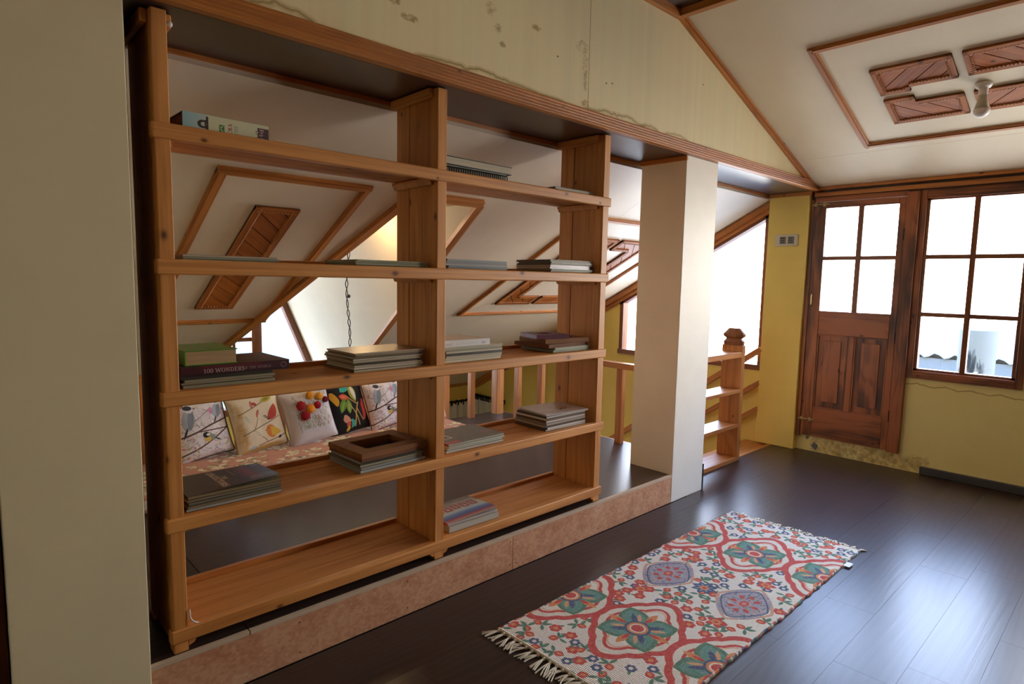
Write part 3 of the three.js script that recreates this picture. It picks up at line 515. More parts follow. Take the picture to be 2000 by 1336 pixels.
// ================================================================ FITTINGS
{
  const s = group('switch_plate', [4.962, 1.84, -0.17]); tag(s, 'cream switch plate on the narrow yellow pier', 'switch');
  mesh('plate', bx(-0.014, 0, -0.05, 0.05, -0.1, 0.1, 0.004), M.plastic, s);
  for (const z of [-0.03, 0.04]) { const so = mesh('socket', bx(-0.019, -0.012, -0.032, 0.032, z - 0.028, z + 0.028, 0.003), std({ color: 0x9a958a, roughness: 0.4 }), s); for (const y of [-0.018, 0, 0.018]) mesh('slot', bx(-0.021, -0.018, y - 0.005, y + 0.005, z - 0.018, z + 0.018), M.slate, so); }
}
{
  const sB = 1.27, zB = 1.32, x = 2.78 + sB * Math.cos(FSL), y = 3.046 - sB * Math.sin(FSL);
  const b = group('ceiling_bulb', [x, y, zB]); tag(b, 'unlit white bulb in a holder on the inlaid sloping ceiling', 'light bulb'); b.scale.setScalar(0.68);
  const base = new THREE.LatheGeometry([[0, 0.02], [0.062, 0.012], [0.062, -0.012], [0.05, -0.03], [0.034, -0.036], [0.034, -0.085], [0.03, -0.09], [0, -0.09]].map(([a, c]) => new THREE.Vector2(a, c)), 28); mesh('holder', base, M.white, b);
  mesh('collar', new THREE.LatheGeometry([[0.0, -0.089], [0.033, -0.089], [0.035, -0.1], [0.036, -0.13], [0.056, -0.205], [0.0, -0.205]].map(([a, c]) => new THREE.Vector2(a, c)), 28), std({ color: 0xc8c6b4, roughness: 0.4 }), b);
  const P = [[0.058, -0.204]]; for (let i = 0; i <= 10; i++) { const a = i / 10 * Math.PI / 2; P.push([0.062 * Math.cos(a), -0.215 - 0.062 * Math.sin(a)]); } mesh('globe', new THREE.LatheGeometry(P.map(([a, c]) => new THREE.Vector2(a, c)), 28), M.white, b);
}
{ // warm pendant in the dormer, mostly behind the middle upright
  const p = V(1.80, 1.80, -1.95), b = group('pendant_lamp', [p.x, p.y, p.z]); tag(b, 'small glowing warm bulb hanging inside the gabled dormer', 'lamp');
  mesh('cord', cyl(V(0, 0.06, 0), V(0, ceilRearY(-0.87) - p.y, 0), 0.004), M.black, b);
  const ho = mesh('holder', cyl(V(0, 0.03, 0), V(0, 0.075, 0), 0.02), M.black, b);
  const g = new THREE.SphereGeometry(0.035, 16, 12); mesh('lamp_bulb', g, std({ color: 0xffffff, emissive: new THREE.Color(1, 0.72, 0.4), emissiveIntensity: 3 }), ho);
  const l = new THREE.PointLight(new THREE.Color(1, 0.66, 0.32), 0.3); l.name = 'pendant_light'; l.position.copy(p); l.castShadow = true; l.shadow.radius = 1.5; scene.add(l);
}
{ // twisted black wire of unlit fairy lights
  const w = group('fairy_light_wire', [1.77, 0, -2.1]); tag(w, 'black twisted wire hanging down inside the gabled dormer', 'wire');
  for (const ph of [0, Math.PI]) { const P = []; for (let i = 0; i <= 90; i++) { const t = i / 90, a = t * 46 + ph; P.push(V(0.012 * Math.sin(t * 9) + 0.008 * Math.cos(a) * (0.6 + 0.6 * vn(t * 20, 1, 64, 8, 2)), lerp(1.92, 0.84, t), 0.008 * Math.sin(a))); } mesh('strand', new THREE.TubeGeometry(new THREE.CatmullRomCurve3(P), 240, 0.0035, 5), M.black, w); }
  const k = new THREE.SphereGeometry(0.014, 10, 8); k.translate(0.004, 1.3, 0); mesh('knot', k, M.black, w);
}
{ const c = mesh('white_cable', new THREE.TubeGeometry(new THREE.CatmullRomCurve3([V(0.05, 0.33, 0.002), V(0.052, 0.3, 0.004), V(0.062, 0.285, 0.008), V(0.075, 0.277, 0.006)]), 16, 0.0025, 6), M.white); tag(c, 'short white cable end at the foot of the left upright', 'cable'); }
{ const c = mesh('white_hook', new THREE.SphereGeometry(0.009, 10, 8).translate(0.055, 2.205, -0.01), M.white); tag(c, 'tiny white hook at the top of the left upright', 'hook'); }
// ---- curtains in the storey below
const curtainM = phy({ color: 0xe8e4d2, roughness: 0.9, transmission: 0.35, thickness: 0 });
function curtain(name, label, p, q, drop, rings) {
  const g = group(name); tag(g, label, 'curtain', undefined); const d = q.clone().sub(p), L = d.length(), u = d.clone().normalize(), n = V(-u.z, 0, u.x);
  const rod = mesh('rod', cyl(p, q, 0.014), M.iron, g);
  const N = Math.round(L / 0.012), pos = [], idx = [];
  for (let i = 0; i <= N; i++) for (let j = 0; j <= 6; j++) { const t = i / N, y = -0.03 - (drop - 0.03) * j / 6, f = 0.035 * Math.sin(t * L * 52) + 0.015 * Math.sin(t * L * 21 + j * 0.3); const P = p.clone().addScaledVector(d, t).addScaledVector(n, f * (0.6 + 0.4 * j / 6)); pos.push(P.x, P.y + y, P.z); }
  for (let i = 0; i < N; i++) for (let j = 0; j < 6; j++) { const a = i * 7 + j; idx.push(a, a + 1, a + 7, a + 1, a + 8, a + 7); }
  const c = new THREE.BufferGeometry(); c.setAttribute('position', new THREE.Float32BufferAttribute(pos, 3)); c.setIndex(idx); c.computeVertexNormals(); mesh('cloth', c, curtainM, g);
  for (let k = 0; k < rings; k++) { const r = new THREE.TorusGeometry(0.032, 0.009, 6, 14); r.rotateY(Math.PI / 2 + Math.atan2(-u.z, u.x) + rr(-0.5, 0.5)); const P = p.clone().addScaledVector(d, (k + 0.5) / rings); r.translate(P.x, P.y - 0.018, P.z); mesh('ring', r, M.iron, rod); }
  return g;
}
curtain('curtain', 'pale curtain on a black ringed rod under the eave of the lower storey', V(3.4, -0.245, -4.44), V(5.0, -0.245, -4.44), 1.9, 17);
curtain('curtain', 'pale bluish curtain on the lower right wall seen between the balusters', V(4.93, -0.17, -4.4), V(4.93, -0.17, -3.75), 1.9, 12);

// ================================================================ RUG
{
  const RX0 = 1.12, RL = 1.98, RZ0 = 0.372, RW = 0.752;
  const tex = canvasTex(1980, 752, (G, W, H) => {
    const k = 0.42, c = document.createElement('canvas'); c.width = Math.round(W * k); c.height = Math.round(H * k); const g = c.getContext('2d'); g.scale(k * 1000, k * 1000);
    g.fillStyle = '#f2ece2'; g.fillRect(0, 0, 2, 1);
    const RED = '#d2443e', PINK = '#dd8a72', NAVY = '#44547c', TEAL = '#5f9488', GREEN = '#4f7f66', ORANGE = '#e58d55', CREAM = '#efe8da';
    const ell = (x, y, a, b, r, f) => { g.fillStyle = f; g.beginPath(); g.ellipse(x, y, a, b, r, 0, 7); g.fill(); };
    const leaf = (x, y, L, w, r, f) => { g.save(); g.translate(x, y); g.rotate(r); g.fillStyle = f; g.beginPath(); g.moveTo(0, 0); g.quadraticCurveTo(L * 0.5, -w, L, 0); g.quadraticCurveTo(L * 0.5, w, 0, 0); g.fill(); g.restore(); };
    const ogee = (x, y, a, b, col, lw, n = 5) => { g.strokeStyle = col; g.lineWidth = lw; g.lineJoin = 'round'; g.beginPath(); const N = 160; for (let i = 0; i <= N; i++) { const t = i / N * Math.PI * 2, ct = Math.cos(t), st = Math.sin(t); const s = 1 / Math.pow(Math.pow(Math.abs(ct), 1.25) + Math.pow(Math.abs(st), 1.25), 1 / 1.25); const sc = 1 + 0.055 * Math.abs(Math.sin(t * n)); const X = x + a * s * ct * sc, Y = y + b * s * st * sc; i ? g.lineTo(X, Y) : g.moveTo(X, Y); } g.closePath(); g.stroke(); };
    const flower = (x, y, s) => {
      for (let i = 0; i < 4; i++) { const r = Math.PI / 4 + i * Math.PI / 2; leaf(x, y, 0.13 * s, 0.1 * s, r, GREEN); leaf(x, y, 0.115 * s, 0.075 * s, r, TEAL); leaf(x + 0.03 * s * Math.cos(r + 0.35), y + 0.03 * s * Math.sin(r + 0.35), 0.06 * s, 0.016 * s, r + 0.2, '#e0a878'); leaf(x + 0.02 * s * Math.cos(r), y + 0.02 * s * Math.sin(r), 0.07 * s, 0.02 * s, r, NAVY); }
      for (let i = 0; i < 4; i++) { const r = i * Math.PI / 2; leaf(x + 0.045 * s * Math.cos(r), y + 0.045 * s * Math.sin(r), 0.07 * s, 0.026 * s, r, ORANGE); leaf(x + 0.04 * s * Math.cos(r), y + 0.04 * s * Math.sin(r), 0.045 * s, 0.014 * s, r, RED); }
      ell(x, y, 0.042 * s, 0.042 * s, 0, NAVY); ell(x, y, 0.034 * s, 0.034 * s, 0, ORANGE); ell(x, y, 0.026 * s, 0.026 * s, 0, CREAM); ell(x, y, 0.02 * s, 0.02 * s, 0, RED);
    };
    const medal = (x, y) => { ogee(x, y, 0.262, 0.185, RED, 0.034, 6); ogee(x, y, 0.225, 0.155, CREAM, 0.03, 6); ogee(x, y, 0.198, 0.13, RED, 0.015, 6); ogee(x, y, 0.18, 0.115, '#e9b48a', 0.007, 6); flower(x, y, 1.3); };
    const loz = (x, y) => {
      ogee(x, y, 0.175, 0.118, '#d9a78c', 0.014, 1); g.save(); g.beginPath(); g.ellipse(x, y, 0.155, 0.105, 0, 0, 7); g.clip(); g.fillStyle = '#a7a3b4'; g.fillRect(x - 0.2, y - 0.2, 0.4, 0.4);
      for (let i = 0; i < 260; i++) { ell(x + rr(-0.16, 0.16), y + rr(-0.11, 0.11), 0.004, 0.004, 0, [NAVY, NAVY, '#d8cfc4', PINK, TEAL][Math.floor(rnd() * 5)]); } g.restore();
      for (let i = 0; i < 8; i++) { const t = i / 8 * 6.283; ell(x + 0.075 * Math.cos(t), y + 0.05 * Math.sin(t), 0.015, 0.012, t, RED); } ell(x, y, 0.028, 0.02, 0, RED); ell(x, y, 0.015, 0.011, 0, PINK); for (let i = 0; i < 6; i++) { const t = i / 6 * 6.283 + 0.4; ell(x + 0.045 * Math.cos(t), y + 0.03 * Math.sin(t), 0.008, 0.007, t, PINK); }
      ogee(x, y, 0.15, 0.1, NAVY, 0.006, 1);
    };
    const tulip = (x, y, r, s = 1) => { leaf(x, y, 0.05 * s, 0.02 * s, r + 2.3, GREEN); leaf(x, y, 0.05 * s, 0.018 * s, r - 2.3, GREEN); leaf(x, y, 0.05 * s, 0.04 * s, r, RED); leaf(x + 0.01 * Math.cos(r), y + 0.01 * Math.sin(r), 0.032 * s, 0.018 * s, r, ORANGE); };
    const bloom = (x, y, s, a, b) => { for (let i = 0; i < 6; i++) { const t = i / 6 * 6.283; ell(x + 0.014 * s * Math.cos(t), y + 0.014 * s * Math.sin(t), 0.009 * s, 0.009 * s, 0, a); } ell(x, y, 0.009 * s, 0.009 * s, 0, b); };
    // small sprigs over the ground
    const taken = []; const C = [[0.43, 0.385], [1.497, 0.385], [0.43, 0.02], [0.43, 0.745], [1.497, 0.02], [1.497, 0.745], [-0.1, 0.2], [-0.1, 0.6], [2.05, 0.2], [2.05, 0.6]], Lz = [[0.955, 0.2], [0.955, 0.59]];
    for (let i = 0; i < 1600 && taken.length < 190; i++) {
      const x = rnd() * 1.98, y = rnd() * 0.752; if (taken.some(([a, b]) => Math.hypot(a - x, b - y) < 0.048)) continue;
      if (C.slice(0, 6).some(([a, b]) => Math.pow(Math.abs(x - a) / 0.29, 1.45) + Math.pow(Math.abs(y - b) / 0.2, 1.45) < 1.05)) continue; if (Lz.some(([a, b]) => Math.pow((x - a) / 0.19, 2) + Math.pow((y - b) / 0.13, 2) < 1)) continue;
      taken.push([x, y]); const q = rnd(), r = rnd() * 6.28; leaf(x, y, 0.045, 0.014, r + 1.5, GREEN); if (q < 0.5) tulip(x, y, r, 0.9); else if (q < 0.8) bloom(x, y, 1, NAVY, CREAM); else bloom(x, y, 1.2, RED, ORANGE);
    }
    for (const [x, y] of C.slice(0, 6)) medal(x, y); for (const [x, y] of Lz) loz(x, y);
    for (let i = 0; i < 8; i++) { const r = i * Math.PI / 4; leaf(0.955, 0.395, 0.062, 0.03, r, NAVY); leaf(0.955, 0.395, 0.045, 0.012, r, '#7f93b8'); } bloom(0.955, 0.395, 1, ORANGE, RED);
    for (const x of [0.72, 1.2]) for (const y of [0.2, 0.58]) { for (let i = 0; i < 5; i++) leaf(x, y, 0.05, 0.028, i * 1.257, RED); bloom(x, y, 1, ORANGE, RED); }
    // selvedge colours along the two long edges
    for (let i = 0; i < 130; i++) { const f = [CREAM, CREAM, NAVY, RED, ORANGE, TEAL][Math.floor(rnd() * 6)]; g.fillStyle = f; g.fillRect(i * 0.0153, 0, 0.015, 0.006); g.fillRect(i * 0.0153, 0.746, 0.015, 0.006); }
    G.imageSmoothingEnabled = false; G.drawImage(c, 0, 0, W, H);
    for (let x = 0; x < W; x += 7) { G.fillStyle = 'rgba(244,236,222,0.34)'; G.fillRect(x, 0, 2.4, H); }
    for (let i = 0; i < 26000; i++) { G.fillStyle = rnd() < 0.5 ? 'rgba(245,238,226,0.28)' : 'rgba(120,100,90,0.12)'; G.fillRect(rnd() * W, rnd() * H, 2, rr(3, 10)); }
  });
  const bump = dataTex(512, 256, (u, v) => { const r = 0.5 + 0.5 * Math.sin(u * 64 * Math.PI * 2 + 0.8 * Math.sin(v * 24 * Math.PI * 2)), n = vn(u * 128, v * 96, 128, 96, 5); const x = 0.7 * r + 0.3 * n; return [x, x, x]; }, false);
  const m = std({ map: tex, bumpMap: scaled(bump, 3.6, 1.6), bumpScale: 0.004, roughness: 0.95 });
  const rug = group('rug', [RX0, 0, RZ0]); tag(rug, 'cream cotton rug with red and blue floral medallions on the dark floor', 'rug');
  const g = new THREE.BoxGeometry(RL, 0.009, RW, 160, 1, 60); g.translate(RL / 2, 0.0047, RW / 2); const p = g.attributes.position, uv = g.attributes.uv;
  for (let i = 0; i < p.count; i++) {
    let x = p.getX(i), y = p.getY(i), z = p.getZ(i); uv.setXY(i, x / RL, 1 - z / RW);
    const e = 0.005 * Math.sin(x * 60) * vn(x * 12, 3, 64, 8, 1) + 0.006 * (vn(x * 4, 1, 64, 8, 4) - 0.5); if (z < 0.001 || z > RW - 0.001) z += e; if (x < 0.001) x += 0.008 * (vn(z * 16, 2, 64, 8, 7) - 0.5); x += (z - RW / 2) * 0.02;
    if (y > 0.005) y += 0.002 * vn(x * 30, z * 30, 256, 256, 9); p.setXYZ(i, x, y, z);
  }
  g.computeVertexNormals(); const field = mesh('woven_field', g, m, rug);
  const cord = std({ color: 0xe9e1cf, roughness: 0.95 });
  const hem = new THREE.TubeGeometry(new THREE.CatmullRomCurve3([V(-0.004, 0.008, 0), V(0.0, 0.009, 0.2), V(0.002, 0.008, 0.5), V(0.011, 0.008, RW)]), 30, 0.006, 6); mesh('hem', hem, cord, field);
  const tassel = (x, z, L, a, n) => { const parts = [new THREE.IcosahedronGeometry(0.0075, 1).translate(x, 0.006, z)]; for (let i = 0; i < n; i++) { const b = a + (i - (n - 1) / 2) * 0.14 + rr(-0.05, 0.05), l = L * rr(0.85, 1.1), dx = Math.cos(b), dz = Math.sin(b); parts.push(new THREE.TubeGeometry(new THREE.CatmullRomCurve3([V(x, 0.006, z), V(x + dx * l * 0.5, 0.006 + rr(0, 0.003), z + dz * l * 0.5 + rr(-0.004, 0.004)), V(x + dx * l, 0.0035, z + dz * l + rr(-0.006, 0.006))]), 5, 0.0031, 5)); } return merge(parts); };
  for (let i = 0; i < 24; i++) { const z = 0.01 + i / 23 * (RW - 0.02); mesh('tassel', tassel(-0.006 + (z - RW / 2) * 0.02, z, rr(0.06, 0.085), Math.PI + rr(-0.35, 0.55), 4), cord, rug); }
  for (let i = 0; i < 40; i++) { const z = 0.01 + i / 39 * (RW - 0.02); mesh('tassel', tassel(RL + 0.004 + (z - RW / 2) * 0.02, z, rr(0.03, 0.055), rr(-0.7, 0.7), 3), cord, rug); }
  mesh('care_label', bx(RL - 0.26, RL - 0.2, 0.009, 0.0105, RW, RW + 0.03), M.white, field);
}
// ================================================================ FLOOR MATTRESS AND CUSHIONS on the platform
{
  const tex = canvasTex(1024, 512, (g, W, H) => {
    g.fillStyle = '#cd9a86'; g.fillRect(0, 0, W, H);
    for (let i = 0; i < 2600; i++) { g.fillStyle = rnd() < 0.5 ? 'rgba(226,176,156,0.5)' : 'rgba(196,124,108,0.4)'; g.fillRect(rnd() * W, rnd() * H, rr(2, 8), 2); }
    for (let i = 0; i < 64; i++) { const x = rnd() * W, y = rnd() * H, s = rr(26, 52); for (let k = 0; k < 7; k++) { const a = rnd() * 6.28; g.fillStyle = ['#efe3c4', '#e8dcb8', '#d9d2b0', '#f2e8d4', '#8f8a66'][Math.floor(rnd() * 5)]; g.beginPath(); g.ellipse(x + Math.cos(a) * s * 0.6, y + Math.sin(a) * s * 0.5, s * 0.5, s * 0.28, a, 0, 7); g.fill(); } g.fillStyle = '#c79a4e'; g.beginPath(); g.arc(x, y, 4, 0, 7); g.fill(); g.strokeStyle = '#5e5a44'; g.lineWidth = 1.6; g.beginPath(); g.moveTo(x, y); g.quadraticCurveTo(x + s, y + s * 0.3, x + s * rr(1, 2), y + s * rr(-1, 1)); g.stroke(); for (let k = 0; k < 3; k++) { g.fillStyle = '#6f6f52'; g.beginPath(); g.ellipse(x + rr(-s, s) * 1.3, y + rr(-s, s), 7, 3, rnd() * 3, 0, 7); g.fill(); } }
  });
  const m = std({ map: scaled(tex, 1 / 1.2, 1 / 0.6), roughness: 0.9 });
  const g = new RoundedBoxGeometry(2.45, 0.1, 0.66, 6, 0.035); const p = g.attributes.position; for (let i = 0; i < p.count; i++) { if (p.getY(i) > 0.02) p.setY(i, p.getY(i) + 0.012 * (fbm(p.getX(i) * 6 + 20, p.getZ(i) * 6 + 20, 256, 256, 3, 6) - 0.5)); }
  g.translate(1.33, HP + 0.051, -1.715); const mt = group('floor_mattress'); tag(mt, 'thin floor mattress in peach floral cotton along the balustrade', 'mattress');
  const mc = mesh('mattress_cover', grainUV(g, 'x', 0, 0), m, mt);
  mesh('piping', merge([bx(0.14, 2.52, HP + 0.085, HP + 0.093, -1.386, -1.38, 0.003)]), std({ color: 0xb98372, roughness: 0.9 }), mc);
}
function cushionGeo(w, h, t, sd) {
  const N = 28, pos = [], uvs = [], idx = [];
  for (const f of [1, -1]) { const o = pos.length / 3; for (let j = 0; j <= N; j++) for (let i = 0; i <= N; i++) { const u = i / N * 2 - 1, v = j / N * 2 - 1; const b = Math.pow(Math.max(0, (1 - u ** 4) * (1 - v ** 4)), 0.55); const pin = 0.05; let x = u * w / 2 * (1 - pin * (1 - v * v)), y = v * h / 2 * (1 - pin * (1 - u * u)); const wr = 0.012 * (fbm(u * 3 + 9, v * 3 + 9 + sd * 5, 256, 256, 3, sd) - 0.5) * b; pos.push(x, y, f * (t / 2 * b * (0.85 + 0.15 * (1 - u * u) * (1 - v * v)) + 0.004 + wr)); uvs.push((u + 1) / 2, (v + 1) / 2); } for (let j = 0; j < N; j++) for (let i = 0; i < N; i++) { const a = o + j * (N + 1) + i, q = [a, a + 1, a + N + 2, a, a + N + 2, a + N + 1]; if (f < 0) q.reverse(); idx.push(...q); } }
  const M1 = N + 1, F = 0, B = M1 * M1; const ring = []; for (let i = 0; i < N; i++) ring.push(i); for (let j = 0; j < N; j++) ring.push(j * M1 + N); for (let i = N; i > 0; i--) ring.push(N * M1 + i); for (let j = N; j > 0; j--) ring.push(j * M1);
  for (let k = 0; k < ring.length; k++) { const a = ring[k], b = ring[(k + 1) % ring.length]; idx.push(F + a, B + a, F + b, F + b, B + a, B + b); }
  const g = new THREE.BufferGeometry(); g.setAttribute('position', new THREE.Float32BufferAttribute(pos, 3)); g.setAttribute('uv', new THREE.Float32BufferAttribute(uvs, 2)); g.setIndex(idx); g.computeVertexNormals(); return g;
}
const art = {};
const eln = (g, x, y, a, b, r, f) => { g.fillStyle = f; g.beginPath(); g.ellipse(x, y, a, b, r, 0, 7); g.fill(); };
const lf = (g, x, y, L, w, r, f) => { g.save(); g.translate(x, y); g.rotate(r); g.fillStyle = f; g.beginPath(); g.moveTo(0, 0); g.quadraticCurveTo(L * 0.5, -w, L, 0); g.quadraticCurveTo(L * 0.5, w, 0, 0); g.fill(); g.restore(); };
const branch = (g, P, w, col) => { g.strokeStyle = col; g.lineWidth = w; g.lineCap = 'round'; g.beginPath(); g.moveTo(...P[0]); for (let i = 1; i < P.length - 1; i++) g.quadraticCurveTo(...P[i], (P[i][0] + P[i + 1][0]) / 2, (P[i][1] + P[i + 1][1]) / 2); g.lineTo(...P[P.length - 1]); g.stroke(); };
art.birds = canvasTex(512, 512, (g) => {
  g.fillStyle = '#efeaf0'; g.fillRect(0, 0, 512, 512);
  for (let i = 0; i < 40; i++) { g.fillStyle = ['rgba(214,190,208,0.35)', 'rgba(236,226,190,0.4)', 'rgba(222,214,228,0.5)', 'rgba(240,220,214,0.4)'][i % 4]; g.beginPath(); g.ellipse(rnd() * 512, rnd() * 512, rr(14, 50), rr(10, 30), rnd() * 3, 0, 7); g.fill(); }
  for (let i = 0; i < 150; i++) { const x = rnd() * 512, y = rnd() * 512; branch(g, [[x, y], [x + rr(-30, 30), y + rr(-30, 30)], [x + rr(-60, 60), y + rr(-50, 50)]], 2.4, ['#6b6270', '#97859a', '#7d8a5c', '#8a6a6a'][i % 4]); }
  branch(g, [[0, 300], [160, 290], [330, 240], [512, 215]], 14, '#5d4c3a'); branch(g, [[200, 280], [340, 290], [512, 300]], 10, '#6c5440'); branch(g, [[0, 450], [180, 430], [330, 370], [512, 290]], 12, '#5f4738'); branch(g, [[20, 150], [90, 190], [120, 210]], 5, '#6d5c4a'); branch(g, [[190, 180], [300, 130], [360, 90]], 4, '#5d5560');
  lf(g, 330, 100, 150, 70, 0.5, '#d695b6'); lf(g, 350, 120, 110, 30, 0.5, '#c67aa2');
  const bird = (x, y, s, body, dark) => { g.save(); g.translate(x, y); g.scale(s, s); eln(g, 0, 0, 62, 100, 0.35, body); eln(g, 25, -5, 30, 95, 0.3, '#8c98a8'); lf(g, -20, 60, 120, 20, 2.1, dark); eln(g, 32, -100, 44, 34, 0.2, '#eceaf0'); eln(g, 26, -114, 42, 22, 0.15, dark); lf(g, 70, -100, 30, 8, 0.1, dark); g.restore(); };
  bird(135, 160, 0.95, '#b4bcc8', '#3c4250'); bird(420, 130, 0.7, '#aab6c6', '#454c5c');
  eln(g, 300, 345, 55, 30, 0.5, '#9aa08e'); eln(g, 270, 360, 34, 26, 0.4, '#e3c36a'); eln(g, 262, 320, 32, 26, 0, '#2d2c30'); eln(g, 282, 322, 18, 11, 0, '#f2f0ea'); lf(g, 330, 360, 80, 14, 0.5, '#4a4a50');
  for (const [x, y] of [[60, 400], [90, 470], [150, 420], [40, 120], [470, 420]]) { lf(g, x, y, 46, 16, rr(0, 6), '#b9bd7c'); lf(g, x, y, 36, 12, rr(0, 6), '#d98a92'); }
});
art.cream = canvasTex(512, 512, (g) => {
  g.fillStyle = '#ece0c6'; g.fillRect(0, 0, 512, 512); for (let i = 0; i < 90; i++) { g.fillStyle = `rgba(205,164,92,${rr(0.05, 0.2)})`; g.fillRect(rnd() * 70, rnd() * 512, rr(20, 60), rr(20, 80)); g.fillRect(rnd() * 400, 470 + rnd() * 20, 70, 30); }
  branch(g, [[60, 160], [220, 120], [400, 60]], 8, '#8d7a5c'); branch(g, [[60, 345], [220, 310], [400, 270], [470, 250]], 8, '#8d7a5c'); branch(g, [[170, 330], [215, 270], [240, 215]], 7, '#9a8a70'); branch(g, [[200, 470], [330, 455], [512, 420]], 8, '#8d7a5c'); branch(g, [[290, 455], [270, 420], [240, 400]], 6, '#8d7a5c');
  for (const [x, y, r, c] of [[150, 250, -2, '#a9c3bc'], [225, 215, -1.1, '#b8463c'], [205, 130, -1.5, '#b5554a'], [180, 330, 0.9, '#cfc6ae'], [180, 470, 3.0, '#9cc0c4']]) { lf(g, x, y, 80, 26, r, c); lf(g, x + 8 * Math.cos(r), y + 8 * Math.sin(r), 56, 10, r, 'rgba(255,250,235,0.5)'); }
  g.fillStyle = '#c0503f'; g.beginPath(); g.moveTo(330, 260); g.quadraticCurveTo(360, 160, 440, 130); g.quadraticCurveTo(480, 190, 430, 250); g.quadraticCurveTo(380, 275, 330, 260); g.fill(); for (let i = 0; i < 4; i++) { g.fillStyle = '#4d3430'; g.fillRect(296 + i * 10, 215 + i * 12, 32, 7); }
  g.fillStyle = '#e08a45'; g.beginPath(); g.ellipse(345, 370, 52, 62, -0.3, 0, 7); g.fill(); g.fillStyle = '#e0b94c'; g.beginPath(); g.moveTo(345, 330); g.quadraticCurveTo(400, 330, 450, 395); g.quadraticCurveTo(380, 430, 340, 410); g.fill(); eln(g, 320, 340, 5, 5, 0, '#4d3020'); lf(g, 302, 352, 24, 6, 3.1, '#4d3020'); eln(g, 425, 440, 20, 12, -0.4, '#4a3238');
  eln(g, 370, 70, 60, 26, -0.1, '#c9b94e'); eln(g, 370, 70, 34, 12, -0.1, '#8f8a3a'); eln(g, 240, 90, 26, 16, 0.6, '#b8584e');
});
art.pom = canvasTex(512, 512, (g) => {
  g.fillStyle = '#d9d6dc'; g.fillRect(0, 0, 512, 512); for (let i = 0; i < 1500; i++) { g.fillStyle = rnd() < 0.5 ? 'rgba(190,186,196,0.4)' : 'rgba(236,234,240,0.4)'; g.fillRect(rnd() * 512, rnd() * 512, 2, rr(3, 14)); }
  for (let i = 0; i < 220; i++) { const x = rr(90, 480), y = rr(60, 400), r = -1.57 + rr(-0.6, 0.6); branch(g, [[x, y], [x + 8 * Math.cos(r), y + 14 * Math.sin(r)], [x + 26 * Math.cos(r), y + 30 * Math.sin(r)]], 3.4, ['#5f7a52', '#8fa07a', '#5c7a58', '#a8885c'][i % 4]); }
  for (let i = 0; i < 14; i++) { const x = 150 + i * 14; branch(g, [[x, 380], [x + rr(-12, 12), 320], [x + rr(-20, 20), 270]], 3.4, i % 2 ? '#66845c' : '#8b8f60'); }
  for (let i = 0; i < 60; i++) eln(g, rr(280, 480), rr(220, 390), 4, 4, 0, ['#cf98a8', '#7d9a74', '#d8b878'][i % 3]);
});
art.leaves = canvasTex(512, 512, (g) => {
  g.fillStyle = '#141416'; g.fillRect(0, 0, 512, 512);
  const blob = (P, f) => { g.fillStyle = f; g.beginPath(); P.forEach(([x, y], i) => { const q = P[(i + 1) % P.length]; const mx = (x + q[0]) / 2, my = (y + q[1]) / 2; i ? g.quadraticCurveTo(x, y, mx, my) : g.moveTo(mx, my); }); g.closePath(); g.fill(); };
  blob([[40, 90], [100, 60], [150, 120], [170, 180], [130, 230], [100, 200], [70, 150]], '#dba52e'); blob([[180, 60], [260, 20], [330, 40], [310, 90], [230, 100]], '#3fb5ac'); lf(g, 170, 120, 130, 70, 0.4, '#e2553a'); lf(g, 185, 125, 90, 34, 0.4, '#f07f5a');
  lf(g, 330, 20, 210, 90, 1.35, '#a8a93c'); lf(g, 345, 40, 170, 46, 1.35, '#e9e7d8'); lf(g, 150, 300, 170, 80, -1.0, '#6f9a3a'); lf(g, 160, 290, 120, 30, -1.0, '#90b250'); lf(g, 260, 330, 160, 76, -1.45, '#7fa045'); lf(g, 260, 325, 120, 26, -1.45, '#a5bd5e');
  branch(g, [[300, 470], [340, 330], [400, 240]], 16, '#c3a552'); branch(g, [[360, 470], [350, 360], [290, 240]], 12, '#cdb06a'); branch(g, [[260, 130], [330, 210], [390, 250]], 12, '#d09a5c'); branch(g, [[420, 430], [380, 340], [370, 290]], 12, '#c3a552'); branch(g, [[320, 400], [280, 440], [250, 480]], 9, '#c3a552');
  blob([[430, 220], [490, 200], [500, 330], [460, 420], [420, 440], [440, 330]], '#d94a5c'); blob([[150, 340], [200, 320], [240, 360], [260, 410], [200, 420], [160, 400]], '#e0a184'); blob([[170, 410], [230, 400], [250, 440], [200, 470]], '#e2603c'); blob([[180, 450], [240, 450], [220, 508], [180, 508]], '#efc63a'); blob([[240, 370], [300, 400], [300, 470], [240, 480], [260, 430]], '#45b7b2');
});
art.pink = canvasTex(256, 256, (g) => { g.fillStyle = '#eccdb8'; g.fillRect(0, 0, 256, 256); for (let i = 0; i < 60; i++) eln(g, rnd() * 256, rnd() * 256, rr(5, 18), rr(4, 12), rnd() * 3, ['#e59a6a', '#f3e4d4', '#d98070', '#f0b890'][i % 4]); });
